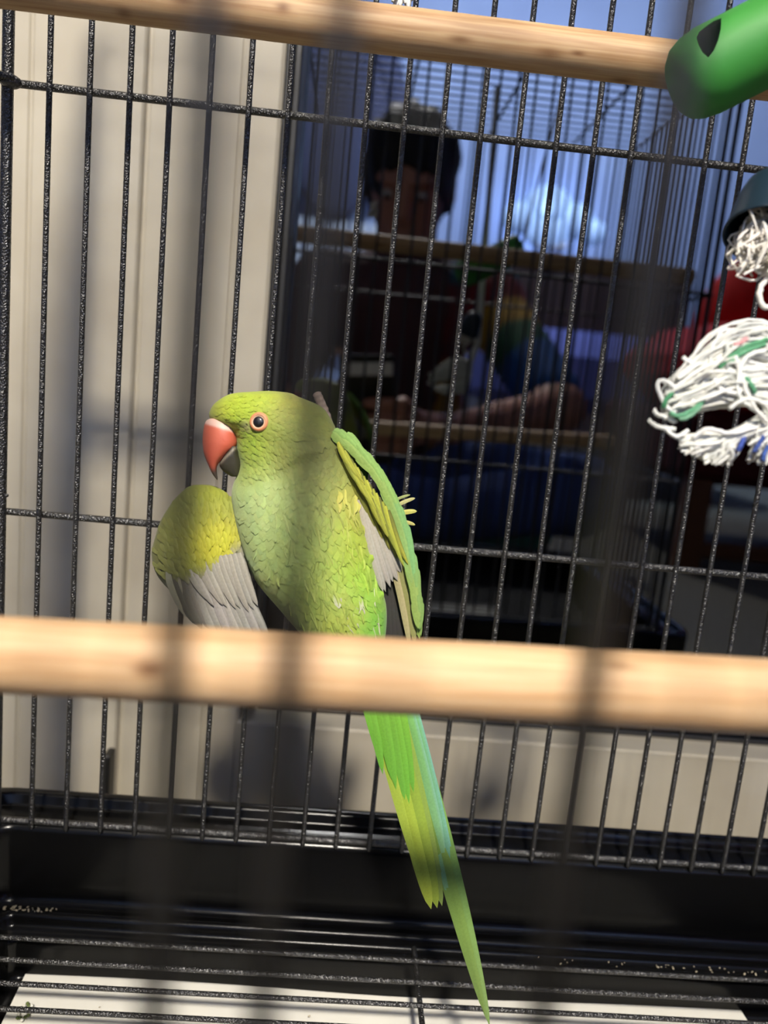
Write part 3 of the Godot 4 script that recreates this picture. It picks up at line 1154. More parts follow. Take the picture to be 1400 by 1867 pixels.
func build_right_wing(t: Node, o: Vector3) -> void:
	# green back edge of the half-opened wing
	var outer := [Vector3(607, 783, 0), Vector3(622, 783, 0), Vector3(645, 796, 0), Vector3(672, 828, 0), Vector3(700, 868, 0), Vector3(724, 914, 0), Vector3(741, 958, 0), Vector3(753, 1010, 0), Vector3(762, 1060, 0), Vector3(767, 1105, 0), Vector3(766, 1150, 0)]
	var inner := [Vector3(604, 792, 0), Vector3(612, 806, 0), Vector3(630, 824, 0), Vector3(659, 846, 0), Vector3(684, 876, 0), Vector3(706, 920, 0), Vector3(723, 962, 0), Vector3(738, 1013, 0), Vector3(745, 1060, 0), Vector3(755, 1105, 0), Vector3(762, 1148, 0)]
	var b := MB.new()
	lens_loft(b, outer, inner, 7.5, 44.0, 10.0, func(x: float, y: float) -> Color:
		var c := lin(132, 172, 84).lerp(lin(116, 168, 100), smoothstep(850.0, 960.0, y))
		return c.lerp(lin(120, 152, 74), smoothstep(985.0, 1040.0, y)))
	var w := put("wing", b.done(o), M.feather, t)
	w.set_meta("label", "raised wing on the bird's left, green outside with yellow and grey beneath")
	# overlapping small green coverts along that edge
	b = MB.new()
	for k in 34:
		var s := 0.02 + 0.88 * k / 34.0
		for row in 2:
			var u := 0.2 + 0.42 * row + rng.randf_range(-0.12, 0.12)
			var s2: float = min(1.0, s + 0.12)
			var p := polyline(outer, s).lerp(polyline(inner, s), u)
			var q := polyline(outer, s2).lerp(polyline(inner, s2), u + 0.08)
			var zz := 7.0 * sqrt(max(0.0, 1.0 - pow(2.0 * u - 1.0, 2.0)))
			var c := lin(136, 174, 88).lerp(lin(118, 170, 104), smoothstep(850.0, 960.0, p.y)).lerp(lin(122, 154, 80), smoothstep(985.0, 1040.0, p.y))
			c = c.lerp(lin(150, 170, 84), 0.5 * row)
			feather(b, p + Vector3(0, 0, lerpf(44.0, 10.0, s) + zz - 0.5), q + Vector3(0, 0, lerpf(44.0, 10.0, s2) + zz + 2.0), 17.0, jit(c, 0.05), jit(c, 0.07), 0.0, 0.08, 2.5, c.lerp(lin(90, 120, 60), 0.35), 6)
	put("wing_coverts", b.done(o), M.feather, w).set_meta("kind", "stuff")
	# dark fold below the shoulder
	for k in 5:
		var s := k / 4.0
		one_feather(w, o, "fold_feather", Vector3(606 + 3 * s, 792 + 8 * k, 40), Vector3(620 + 26 * s, 845 + 16 * k, 34), 11, lin(62, 64, 28), lin(92, 96, 40).lerp(lin(140, 146, 70), 0.4 * s), -2.0, 0.2, 3.0, lin(170, 176, 90))
	# yellow under-coverts, in two overlapping rows
	for k in 12:
		var s := k / 11.0
		var base := Vector3(612, 818, 46).lerp(Vector3(692, 930, 36), s)
		var tip := Vector3(650, 905, 32).lerp(Vector3(724, 1016, 20), s) + Vector3(0, 8.0 * sin(k * 2.9), 0)
		var c := lin(92, 96, 38) if k % 3 == 0 else lin(140, 144, 52)
		one_feather(w, o, "under_covert", base, tip, 15, jit(c, 0.12), jit(lin(120, 122, 46), 0.18), 3.0, 0.22, 3.0, lin(190, 192, 76))
	for k in 17:
		var s := k / 16.0
		var base := Vector3(616, 806, 56).lerp(Vector3(708, 930, 40), s)
		var tip := Vector3(652, 870, 54).lerp(Vector3(742, 1036, 30), s) + Vector3(-3.0 * sin(k * 1.9), 9.0 * sin(k * 2.6), 0)
		var c := lin(98, 102, 40) if k % 3 == 1 else lin(160, 166, 52).lerp(lin(200, 200, 70), 0.5 + 0.5 * sin(k * 2.1))
		one_feather(w, o, "under_covert", base, tip, 11, c, jit(lin(160, 166, 58), 0.16), -3.0, 0.3, 3.0, lin(84, 88, 36))
	# pale grey undersides of the flight feathers
	for k in 10:
		var s := k / 9.0
		var base := Vector3(652, 896, 30).lerp(Vector3(706, 965, 18), s)
		var tip := Vector3(699, 1080, 26).lerp(Vector3(738, 1040, 8), s)
		tip.y += 6.0 * sin(k * 2.4)
		one_feather(w, o, "flight_feather", base, tip, 19, jit(lin(182, 176, 162), 0.06), jit(lin(160, 156, 148), 0.08), -4.0, 0.2, 4.0, lin(112, 108, 100))
	# dark flight feathers hanging behind
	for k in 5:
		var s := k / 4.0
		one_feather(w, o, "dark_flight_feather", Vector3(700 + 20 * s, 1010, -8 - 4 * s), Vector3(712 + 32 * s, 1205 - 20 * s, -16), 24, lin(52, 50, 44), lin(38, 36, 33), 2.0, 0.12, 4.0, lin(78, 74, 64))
	# long outer primaries
	for q in [[722, 968, 765, 1166, 19, 128, 152, 72], [716, 985, 757, 1176, 16, 140, 140, 84], [732, 990, 768, 1160, 15, 120, 150, 74], [708, 1000, 747, 1178, 14, 168, 158, 116]]:
		one_feather(w, o, "primary_feather", Vector3(q[0], q[1], 12), Vector3(q[2], q[3], 2), q[4], lin(q[5], q[6], q[7]), jit(lin(q[5], q[6], q[7]), 0.1), 4.0, 0.15, 6.0, lin(70, 66, 40))
	# yellow shoulder tufts on the breast, and stray feathers at the back
	for k in 16:
		var a := rng.randf_range(0.0, 1.0)
		var px := rng.randf_range(606, 652)
		var py := rng.randf_range(890, 925)
		var z := body_z(px, py)
		one_feather(t, o, "tuft_feather", Vector3(px, py, max(z, 20) + 1), Vector3(px + rng.randf_range(-26, 8), py + rng.randf_range(14, 44), max(z, 20) + 12), 9, lin(188, 184, 84), jit(lin(196, 194, 96), 0.1), rng.randf_range(-5, 5), 0.15, 2.0)
	for q in [[735, 921, 757, 908, 7, 180, 176, 120], [738, 936, 760, 932, 9, 186, 184, 96], [738, 950, 757, 957, 7, 176, 172, 100], [730, 912, 748, 902, 5, 150, 160, 100]]:
		one_feather(w, o, "stray_feather", Vector3(q[0] - 10, q[1], 4), Vector3(q[2], q[3], 4), q[4], lin(q[5], q[6], q[7]), lin(q[5], q[6], q[7]), 1.0, 0.1, 5.0)

var LW := [[884, 352, 382, 10, 8], [888, 342, 396, 17, 14], [895, 333, 408, 23, 20], [910, 318, 424, 31, 26], [924, 308, 436, 36, 30], [951, 292, 448, 41, 32], [982, 282, 455, 44, 32], [1006, 276, 458, 44, 32], [1030, 279, 458, 42, 30], [1050, 287, 458, 38, 28], [1070, 303, 460, 32, 24], [1090, 326, 462, 24, 18], [1108, 350, 464, 14, 10], [1118, 372, 462, 6, 5]]

func lw_z(x: float, y: float) -> float:
	if y < 885 or y > 1117:
		return -999.0
	var xl := interp(LW, y, 1)
	var xr := interp(LW, y, 2)
	var u := (x - (xl + xr) * 0.5) / ((xr - xl) * 0.5)
	if abs(u) > 0.99:
		return -999.0
	return -20.0 + interp(LW, y, 3) * sqrt(1.0 - u * u)

func lw_col(x: float, y: float) -> Color:
	var c := lin(120, 126, 54)
	c = c.lerp(lin(146, 152, 44), exp(-(pow((x - 385.0) / 30.0, 2.0) + pow((y - 905.0) / 40.0, 2.0))))
	var yel: float = exp(-(pow((x - 395.0) / 58.0, 2.0) + pow((y - 990.0) / 48.0, 2.0)))
	c = c.lerp(lin(184, 182, 46), clamp(yel * 1.25, 0.0, 1.0))
	var left := smoothstep(330.0, 285.0, x)
	c = c.lerp(lin(116, 116, 62), left * 0.7)
	var grey := smoothstep(1022.0, 1052.0, y - (380.0 - x) * 0.45 + (20.0 if x > 420.0 else 0.0))
	return c.lerp(lin(140, 136, 126), grey)

func build_left_wing(t: Node, o: Vector3) -> void:
	var b := MB.new()
	var rows := []
	var cc := []
	for k in 61:
		var y := lerpf(884.2, 1117.8, k / 60.0)
		var xl := interp(LW, y, 1)
		var xr := interp(LW, y, 2)
		var row := PackedVector3Array()
		var cr := []
		for j in 64:
			var w := TAU * j / 64.0
			var x := (xl + xr) * 0.5 + (xr - xl) * 0.5 * cos(w)
			row.append(Q(Vector3(x, y, -20.0 + sin(w) * interp(LW, y, 3 if sin(w) > 0 else 4))))
			cr.append(lw_col(x, y))
		if k == 0:
			var r0 := PackedVector3Array(); r0.resize(64); r0.fill(Q(Vector3(367, 883.6, -20))); rows.append(r0); cc.append(cr)
		rows.append(row)
		cc.append(cr)
		if k == 60:
			var r1 := PackedVector3Array(); r1.resize(64); r1.fill(Q(Vector3(417, 1119, -20))); rows.append(r1); cc.append(cr)
	b.grid(rows, cc, true, [], true)
	var w_ := put("wing", b.done(o), M.feather, t)
	w_.set_meta("label", "half-opened wing on the bird's right, olive and yellow with grey feathers")
	# small feathers over it
	b = MB.new()
	var y := 888.0
	while y < 1050.0:
		var x := interp(LW, y, 1) + 3.0
		while x < 448.0:
			var px := x + rng.randf_range(-4, 4)
			var py := y + rng.randf_range(-4, 4)
			x += 10.0
			var fl := Vector2(0.3 + 0.4 * clamp((350.0 - px) / 60.0, -0.4, 1.0), 1.0).rotated(rng.randf_range(-0.25, 0.25)).normalized() * rng.randf_range(16, 26)
			var z0 := lw_z(px, py)
			var z1 := lw_z(px + fl.x, py + fl.y)
			if z0 < -900.0 or z1 < -900.0:
				continue
			feather(b, Vector3(px, py, z0 + 0.5), Vector3(px + fl.x, py + fl.y, z1 + 3.0), 13, jit(lw_col(px, py), 0.07), jit(lw_col(px + fl.x * 0.7, py + fl.y * 0.7), 0.07), 0.0, 0.1, 2.0, null, 4)
		y += 9.0
	put("wing_coverts", b.done(o), M.feather, w_).set_meta("kind", "stuff")
	# grey flight feathers fanning down to the right
	for k in 17:
		var s := k / 16.0
		var base := Vector3(306, 1040, 8).lerp(Vector3(430, 1030, 16), s)
		var tip := Vector3(346, 1128, -6).lerp(Vector3(486, 1168, 8), s)
		tip += Vector3(4.0 * sin(k * 1.7), 10.0 * sin(k * 2.3) + 12.0 * sin(PI * s), 2.0 * sin(k * 3.1))
		var c := lin(78, 76, 68).lerp(lin(158, 153, 146), smoothstep(0.1, 0.5, s))
		if k == 0 or k == 2:
			c = lin(146, 144, 124)
		one_feather(w_, o, "flight_feather", base, tip, 19, jit(c, 0.06), jit(c, 0.1), -4.0, 0.2, 5.0, lin(66, 63, 58))
	for k in 12:
		var s := k / 11.0
		var base := Vector3(338, 1022, 18).lerp(Vector3(436, 1008, 24), s)
		var tip := Vector3(382, 1096, 14).lerp(Vector3(470, 1112, 18), s) + Vector3(0, 9.0 * sin(k * 2.2), 0)
		one_feather(w_, o, "under_covert", base, tip, 17, jit(lin(164, 160, 148), 0.05), jit(lin(152, 147, 138), 0.07), -3.0, 0.2, 3.0, lin(96, 92, 86))

func build_tail(t: Node, o: Vector3) -> void:
	var b := MB.new()
	# x0,y0, x1,y1, width, z0,z1, base colour, tip colour, bend, point
	var fs := [
		[700, 1170, 893, 1872, 44, -22, -66, 124, 190, 66, 138, 172, 88, 6.0, 2.6],
		[690, 1170, 884, 1850, 38, -16, -62, 134, 186, 60, 126, 158, 70, 4.0, 2.6],
		[714, 1180, 838, 1690, 30, -20, -52, 116, 190, 84, 122, 186, 150, 8.0, 5.0],
		[706, 1180, 826, 1660, 30, -14, -48, 118, 192, 70, 136, 190, 132, 6.0, 5.0],
		[692, 1180, 806, 1652, 30, -9, -40, 150, 190, 62, 142, 170, 72, 4.0, 6.0],
		[680, 1180, 797, 1656, 32, -6, -34, 140, 184, 52, 158, 184, 54, 4.0, 8.0],
		[664, 1180, 786, 1658, 32, -2, -30, 168, 208, 56, 170, 192, 56, 2.0, 8.0],
		[652, 1180, 771, 1610, 26, 2, -26, 178, 212, 64, 172, 198, 62, 0.0, 6.0]]
	for q in fs:
		var c0 := lin(q[7] * 0.92, q[8] * 0.9, q[9])
		var c1 := lin(q[10] * 0.92, q[11] * 0.9, q[12])
		var bb := MB.new()
		feather(bb, Vector3(q[0], q[1], q[5]), Vector3(q[2], q[3], q[6]), q[4], c0, c1, q[13], 0.14, q[14], c1.lerp(lin(128, 186, 190), 0.5) if q[0] > 700 else null, 30)
		put("tail_feather", bb.done(o), M.feather, t)
	# bright short coverts over the root of the tail
	for k in 9:
		var s := k / 8.0
		one_feather(t, o, "tail_covert", Vector3(640 + 62 * s, 1170, 12 - 10 * abs(s - 0.4)), Vector3(690 + 64 * s, 1380 + 90 * s + 26 * sin(k * 2.2), -3 - 14 * s), 26, jit(lin(124, 176, 54), 0.06), jit(lin(106, 176, 54), 0.08), 3.0, 0.15, 2.5)

# ---------------------------------------------------------------- toys
func build_toys() -> void:
	# green plastic tube with a rounded end and a pointed hole
	var a := P(1262, 144, 0.2495)
	var e := P(1470, 38, 0.244)
	var ax := (e - a).normalized()
	var sx := ax.cross(-cam_basis.z).normalized()
	var bs := Basis(sx, ax, sx.cross(ax))
	var t := thing("tube_toy", "green plastic tube toy with a pointed dark hole hung beside the upper perch", "toy", a)
	var R := 0.013
	var prof := [Vector2(0.0, -0.0062), Vector2(R * 0.35, -0.0060), Vector2(R * 0.65, -0.0050), Vector2(R * 0.84, -0.0030), Vector2(R * 0.95, 0.0), Vector2(R, 0.005), Vector2(R, 0.056), Vector2(R * 0.96, 0.059), Vector2(R * 0.9, 0.0595), Vector2(R * 0.88, 0.056), Vector2(R * 0.88, 0.006), Vector2(R * 0.6, -0.001), Vector2(0.0, -0.002)]
	var b := MB.new()
	b.lathe(Vector3.ZERO, bs, prof, 64)
	var gm := mat(Color(0.22, 0.55, 0.2), 0.6)
	gm.normal_enabled = true
	gm.normal_texture = noise_tex(0.02, 256, 51, true, 2.0)
	gm.normal_scale = 0.1
	tri_map(gm, 12.0)
	var tube := CSGCombiner3D.new()
	tube.name = "tube"
	var cm := CSGMesh3D.new()
	cm.name = "tube_wall"
	cm.mesh = weld(b)
	cm.material = gm
	tube.add_child(cm)
	var poly := PackedVector2Array()
	for q in [[1312, 44], [1311, 60], [1307, 76], [1300, 90], [1292, 98], [1284, 90], [1277, 76], [1274, 66], [1278, 58], [1288, 52], [1300, 46]]:
		poly.append(Vector2((q[0] - 1294.0), -(q[1] - 72.0)) * 0.2375 * 1.1 / F)
	var cut := CSGPolygon3D.new()
	cut.name = "hole_cut"
	cut.polygon = poly
	cut.depth = 0.018
	cut.operation = CSGShape3D.OPERATION_SUBTRACTION
	cut.material = gm
	tube.add_child(cut)
	var hole := P(1294, 72, 0.2375)
	var out_z := (CAM - hole).normalized()
	var out_x := cam_basis.y.cross(out_z).normalized()
	cut.transform = Transform3D(Basis(out_x, out_z.cross(out_x), out_z), hole + out_z * 0.009 - a)
	t.add_child(tube)
	b = MB.new()                      # the cord it hangs by
	b.tube([a + ax * 0.056, a + ax * 0.062 + Vector3(0.002, 0.006, 0), a + ax * 0.066 + Vector3(0.004, 0.05, 0.002), Vector3(a.x + 0.075, OY + 0.19, a.z)], [0.0012], 8)
	put("cord", b.done(a), mat(Color(0.8, 0.78, 0.72), 0.9), t)

	# dark teal bell with a white cotton tuft in its mouth
	var mc := P(1397, 428, 0.225)
	var ap := P(1432, 292, 0.229)
	ax = (ap - mc).normalized()
	sx = ax.cross(-cam_basis.z).normalized()
	bs = Basis(sx, ax, sx.cross(ax)).rotated(sx, 0.16)
	t = thing("bell_toy", "dark teal plastic bell toy with white cotton tuft hanging under the green tube", "toy", mc)
	var s := 0.225 / F
	prof = [Vector2(0, 142), Vector2(16, 141), Vector2(34, 132), Vector2(50, 112), Vector2(60, 84), Vector2(66, 50), Vector2(71, 18), Vector2(76, 0), Vector2(74, -3), Vector2(70, 0), Vector2(65, 18), Vector2(59, 50), Vector2(53, 84), Vector2(43, 108), Vector2(26, 126), Vector2(0, 132)]
	for k in prof.size():
		prof[k] = prof[k] * s
	b = MB.new()
	b.lathe(Vector3.ZERO, bs, prof, 40)
	put("bell", b.done(), mat(Color(0.02, 0.13, 0.19), 0.5), t)
	b = MB.new()
	for k in 320:
		var p0 := mc + bs * (Vector3(rng.randf_range(-34, 28), rng.randf_range(4, 40), rng.randf_range(-24, 24)) * s)
		var p2 := P(rng.randf_range(1340, 1440), rng.randf_range(430, 505), 0.225 + rng.randf_range(-0.008, 0.008))
		if p2.y < P(1350, 475, 0.225).y and rng.randf() < 0.3:
			p2 = P(rng.randf_range(1375, 1440), rng.randf_range(470, 508), 0.225)
		var p1 := (p0 + p2) * 0.5 + Vector3(rng.randf_range(-1, 1), rng.randf_range(-1, 1), rng.randf_range(-1, 1)) * 0.005
		strand(b, [p0, p1, p2], 2.1 * s, lin(236, 231, 220), 7, 5)
	put("cotton_tuft", b.done(mc), M.plain, t)
	b = MB.new()
	var lp := []
	for q in [[1402, 505], [1391, 517], [1384, 533], [1386, 550], [1396, 560], [1412, 562], [1424, 575]]:
		lp.append(P(q[0], q[1], 0.223))
	strand(b, lp, 5.0 * s, lin(226, 222, 212), 24, 8)
	put("thread_loop", b.done(mc), M.plain, t)

	# frayed cotton rope tassel
	var d := 0.215
	var kn := P(1450, 720, d)
	t = thing("rope_toy", "frayed white cotton rope tassel with green, pink and blue threads beside the bell toy", "toy", kn)
	s = d / F
	var body := MB.new()
	var cols := [lin(228, 228, 220), lin(216, 216, 208), lin(234, 234, 228), lin(206, 208, 202)]
	for k in 380:                     # thick upper bundle that sweeps down to the left
		var v := rng.randf()
		var q0 := Vector3(1450 + rng.randf_range(-20, 20), lerpf(606, 738, v) + rng.randf_range(-8, 8), rng.randf_range(-40, 40))
		var q1 := Vector3(rng.randf_range(1335, 1385), lerpf(606, 738, v) + rng.randf_range(-26, 26 - 18 * v), rng.randf_range(-38, 46))
		var reach := pow(rng.randf(), 0.8)
		var q3 := Vector3(lerpf(1330, 1204, reach), lerpf(lerpf(634, 706, reach), lerpf(728, 766, reach), v) + rng.randf_range(-9, 7), rng.randf_range(-26, 32))
		var q2 := q1.lerp(q3, 0.55) + Vector3(rng.randf_range(-18, 18), rng.randf_range(-24, 16 - 14 * v), rng.randf_range(-14, 24))
		strand(body, pix([q0, q1, q2, q3], d), rng.randf_range(2.3, 3.6) * s, cols[k % 4], 11, 5)
	put("upper_strands", body.done(kn), M.plain, t).set_meta("kind", "stuff")
	body = MB.new()
	for k in 230:                     # lower bundle hanging in a frayed brush
		var v := rng.randf()
		var q0 := Vector3(1450, lerpf(715, 770, v), rng.randf_range(-34, 34))
		var q1 := Vector3(rng.randf_range(1330, 1360), lerpf(785, 806, v), rng.randf_range(-26, 30))
		var q3 := Vector3(lerpf(1238, 1330, v) + rng.randf_range(-8, 8), lerpf(804, 836, sin(v * PI * 0.62)) + rng.randf_range(-10, 14), rng.randf_range(-24, 26))
		var q2 := q1.lerp(q3, 0.5) + Vector3(rng.randf_range(-8, 8), rng.randf_range(-4, 8), rng.randf_range(-6, 12))
		strand(body, pix([q0, q1, q2, q3], d), rng.randf_range(2.2, 3.4) * s, cols[k % 4], 10, 5)
	for k in 150:                     # threads hanging from the knot at the frame's edge
		var q0 := Vector3(rng.randf_range(1395, 1460), rng.randf_range(700, 760), rng.randf_range(-30, 34))
		var q3 := Vector3(rng.randf_range(1362, 1450), rng.randf_range(800, 848), rng.randf_range(-24, 28))
		strand(body, pix([q0, q0.lerp(q3, 0.5) + Vector3(rng.randf_range(-12, 12), 0, 6), q3], d), rng.randf_range(2.2, 3.4) * s, cols[k % 4], 9, 5)
	put("lower_strands", body.done(kn), M.plain, t).set_meta("kind", "stuff")
	# loops and spurs that stand out of the mass
	var curls := [
		[Vector3(1236, 712, 26), Vector3(1215, 696, 28), Vector3(1200, 697, 28), Vector3(1203, 718, 28), Vector3(1216, 742, 28), Vector3(1232, 752, 26)],
		[Vector3(1290, 668, 20), Vector3(1268, 664, 22), Vector3(1252, 658, 22), Vector3(1246, 652, 20)],
		[Vector3(1232, 770, 20), Vector3(1214, 760, 20), Vector3(1198, 755, 20), Vector3(1192, 747, 20)],
		[Vector3(1232, 782, 20), Vector3(1208, 780, 20), Vector3(1192, 774, 20), Vector3(1184, 766, 20)],
		[Vector3(1255, 784, 20), Vector3(1236, 796, 22), Vector3(1222, 790, 22), Vector3(1210, 778, 20)],
		[Vector3(1340, 650, 46), Vector3(1352, 690, 50), Vector3(1372, 738, 48), Vector3(1400, 770, 40)],
		[Vector3(1330, 745, 46), Vector3(1358, 728, 50), Vector3(1390, 735, 48), Vector3(1410, 762, 40)],
		[Vector3(1395, 640, 44), Vector3(1362, 650, 50), Vector3(1345, 690, 50), Vector3(1350, 726, 48), Vector3(1380, 750, 44)],
		[Vector3(1300, 690, 38), Vector3(1318, 712, 44), Vector3(1345, 716, 46), Vector3(1360, 700, 44)],
		[Vector3(1262, 800, 24), Vector3(1290, 782, 34), Vector3(1330, 790, 38), Vector3(1380, 778, 36)]]
	for q in curls:
		body = MB.new()
		strand(body, pix(q, d), 4.0 * s, lin(234, 234, 228), 22, 7)
		put("white_strand", body.done(kn), M.plain, t)
	var dyed := [
		[[Vector3(1400, 618, 44), Vector3(1360, 632, 46), Vector3(1330, 652, 44), Vector3(1310, 672, 40)], 84, 150, 108],
		[[Vector3(1395, 626, 42), Vector3(1356, 642, 46), Vector3(1326, 664, 44)], 96, 158, 118],
		[[Vector3(1226, 716, 30), Vector3(1214, 730, 32), Vector3(1210, 744, 30)], 70, 140, 96],
		[[Vector3(1284, 728, 36), Vector3(1262, 748, 38), Vector3(1236, 758, 34), Vector3(1222, 752, 32)], 96, 156, 118],
		[[Vector3(1280, 736, 36), Vector3(1258, 758, 36), Vector3(1238, 764, 34)], 120, 168, 136],
		[[Vector3(1360, 690, 48), Vector3(1372, 706, 50), Vector3(1376, 716, 48)], 84, 148, 110],
		[[Vector3(1362, 618, 44), Vector3(1348, 626, 46), Vector3(1338, 630, 44)], 226, 160, 160],
		[[Vector3(1356, 800, 34), Vector3(1350, 812, 36), Vector3(1346, 822, 34)], 60, 84, 160],
		[[Vector3(1392, 796, 34), Vector3(1382, 812, 36), Vector3(1374, 824, 34)], 56, 76, 140],
		[[Vector3(1402, 812, 34), Vector3(1394, 826, 36), Vector3(1390, 840, 34)], 62, 90, 160]]
	for q in dyed:
		body = MB.new()
		strand(body, pix(q[0], d), 4.2 * s, lin(q[1], q[2], q[3]), 16, 7)
		put("dyed_strand", body.done(kn), M.plain, t)
	body = MB.new()                   # rope it hangs from
	body.tube([P(1452, 715, d), P(1462, 640, d), P(1466, 500, d + 0.01), Vector3(P(1466, 500, d).x, OY + 0.19, 0.13)], [0.0035, 0.0032, 0.003, 0.003], 10, [cols[0], cols[0], cols[0], cols[0]])
	put("rope", body.done(kn), M.plain, t)

	# scrap of white cotton caught on top of the upper perch
	var c := P(736, -4, 0.293)
	body = MB.new()
	for k in 40:
		var p0 := c + Vector3(rng.randf_range(-0.002, 0.002), 0.001, rng.randf_range(-0.002, 0.002))
		var p2 := P(rng.randf_range(716, 756), rng.randf_range(-40, 17), 0.293 + rng.randf_range(-0.004, 0.004))
		strand(body, [p0, (p0 + p2) * 0.5 + Vector3(0, 0.002, 0.001), p2], 0.0009, lin(226, 222, 214), 6, 6)
	var o := put("cotton_scrap", body.done(c), M.plain, null, c)
	tag(o, "small scrap of white cotton caught behind the upper perch at the top edge", "cotton")

func weld(b: MB) -> ArrayMesh:         # merge coincident points so that the mesh is closed
	var st := SurfaceTool.new()
	st.begin(Mesh.PRIMITIVE_TRIANGLES)
	st.set_smooth_group(0)
	for k in range(0, b.i.size(), 3):
		var p := b.v[b.i[k]]
		var q := b.v[b.i[k + 1]]
		var r := b.v[b.i[k + 2]]
		if (q - p).cross(r - p).length_squared() < 1e-22:
			continue
		st.add_vertex(p.snappedf(1e-7)); st.add_vertex(q.snappedf(1e-7)); st.add_vertex(r.snappedf(1e-7))
	st.index()
	st.generate_normals()
	return st.commit()

func pix(a: Array, d: float) -> Array:
	var r := []
	for q in a:
		r.append(P(q.x, q.y, d - q.z * d / F))
	return r

func strand(b: MB, ctl: Array, r: float, col: Color, seg: int, sides: int) -> void:
	var pts := []
	var rad := []
	var cols := []
	var c := jit(col, 0.04)
	for k in seg + 1:
		var t := float(k) / seg
		pts.append(polyline(ctl, t) + Vector3(rng.randf_range(-1, 1), rng.randf_range(-1, 1), rng.randf_range(-1, 1)) * r * 0.22)
		rad.append(r * (0.75 if k == seg else 1.0) * rng.randf_range(0.9, 1.12))
		cols.append(c)
	b.tube(pts, rad, sides, cols)

# ---------------------------------------------------------------- the photographer, seen in the pane
func build_person() -> void:
	var t := thing("person", "dark-haired person in maroon top and blue jeans sitting cross-legged, holding up a phone", "person", Vector3(0.27, 0, 1.0))
	var o := t.position
	var skin := mat(Color(0.72, 0.5, 0.41), 0.55)
	var H := Vector3(0.2, 0.665, 0.865)
	var sR := Vector3(0.385, 0.475, 0.95)
	var sL := Vector3(0.06, 0.475, 0.97)
	var eR := Vector3(0.49, 0.285, 0.69)
	var wR := Vector3(0.275, 0.245, 0.47)
	var eL := Vector3(-0.02, 0.25, 0.84)
	var wL := Vector3(0.03, 0.185, 0.63)
	var neck := Vector3(0.218, 0.545, 0.93)
	var chest := Vector3(0.222, 0.42, 0.985)
	var hip := Vector3(0.26, 0.135, 1.08)
	var hR := Vector3(0.36, 0.125, 1.06)
	var hL := Vector3(0.16, 0.125, 1.06)
	var kR := Vector3(0.56, 0.13, 0.72)
	var kL := Vector3(-0.06, 0.13, 0.76)
	var fR := Vector3(0.2, 0.07, 0.66)
	var fL := Vector3(0.37, 0.065, 0.74)
	# body with head, in one skin
	var fwd := Vector3(-0.12, -0.5, -0.86).normalized()
	var rt := fwd.cross(Vector3.UP).normalized()
	var up := rt.cross(fwd)
	var hb := Basis(rt, up, -fwd)       # x to the person's right, z backwards
	var bones := [[hip, chest, 0.1, 0.105], [chest, neck, 0.085, 0.045], [neck, H + hb * Vector3(0, -0.03, 0.02), 0.045, 0.048], [chest + Vector3(0, 0.05, 0), sR, 0.06, 0.045], [chest + Vector3(0, 0.05, 0), sL, 0.06, 0.045], [sR, eR, 0.044, 0.036], [eR, wR, 0.037, 0.024], [sL, eL, 0.044, 0.036], [eL, wL, 0.037, 0.024],
		[hR, kR, 0.07, 0.05], [kR, fR, 0.048, 0.032], [hL, kL, 0.07, 0.05], [kL, fL, 0.048, 0.032]]
	var body_f := caps_field(bones, 0.05)
	var head_f := func(p: Vector3) -> float:
		var q: Vector3 = hb.transposed() * (p - H)              # into head axes
		var d: float = ((q - Vector3(0, 0.02, 0.01)) / Vector3(0.075, 0.092, 0.09)).length() - 1.0
		d *= 0.075
		var jaw: float = (((q - Vector3(0, -0.06, -0.028)) / Vector3(0.055, 0.055, 0.055)).length() - 1.0) * 0.055
		d = smin(d, jaw, 0.04)
		d = smin(d, cap(q, Vector3(0, 0.012, -0.082), Vector3(0, -0.026, -0.1), 0.008, 0.013), 0.016)
		d = smin(d, cap(q, Vector3(-0.02, -0.066, -0.082), Vector3(0.02, -0.066, -0.082), 0.007, 0.007), 0.012)
		for s in [-1.0, 1.0]:
			d = smin(d, cap(q, Vector3(s * 0.076, 0.015, 0.012), Vector3(s * 0.08, -0.025, 0.006), 0.013, 0.009), 0.01)
			d = smin(d, cap(q, Vector3(s * 0.016, 0.03, -0.083), Vector3(s * 0.045, 0.03, -0.07), 0.009, 0.008), 0.012)
			d = max(d, -(((q - Vector3(s * 0.031, 0.006, -0.094)) / Vector3(0.019, 0.012, 0.018)).length() - 1.0) * 0.012)
		return d
	var b := nets(body_f, Vector3(-0.16, 0.0, 0.42), Vector3(0.66, 0.62, 1.22), 0.016)
	append_mesh(b, nets(head_f, H - Vector3.ONE * 0.15, H + Vector3.ONE * 0.15, 0.006, 0.3))
	put("body", b.done(o), skin, t)
	for s in [-1.0, 1.0]:
		b = MB.new()
		b.ball(H + hb * Vector3(s * 0.031, 0.004, -0.0745), Vector3(0.0115, 0.0085, 0.0115), Color(0.55, 0.52, 0.49), 8, 12)
		b.ball(H + hb * Vector3(s * 0.031, 0.002, -0.082), Vector3(0.0058, 0.0058, 0.0058), Color(0.05, 0.03, 0.02), 6, 10)
		put("eye", b.done(o), M.plain, t)
	# hair
	var hair_f := func(p: Vector3) -> float:
		var q: Vector3 = hb.transposed() * (p - H)
		var d: float = (((q - Vector3(0, 0.035, 0.02)) / Vector3(0.09, 0.1, 0.1)).length() - 1.0) * 0.09
		d = smin(d, (((q - Vector3(0, -0.02, 0.05)) / Vector3(0.085, 0.09, 0.07)).length() - 1.0) * 0.07, 0.03)
		d += 0.004 * sin(q.x * 160.0 + q.y * 40.0)
		var face := cap(q, Vector3(0, -0.05, -0.14), Vector3(0, 0.03, -0.14), 0.085, 0.07)
		return max(d, -face)
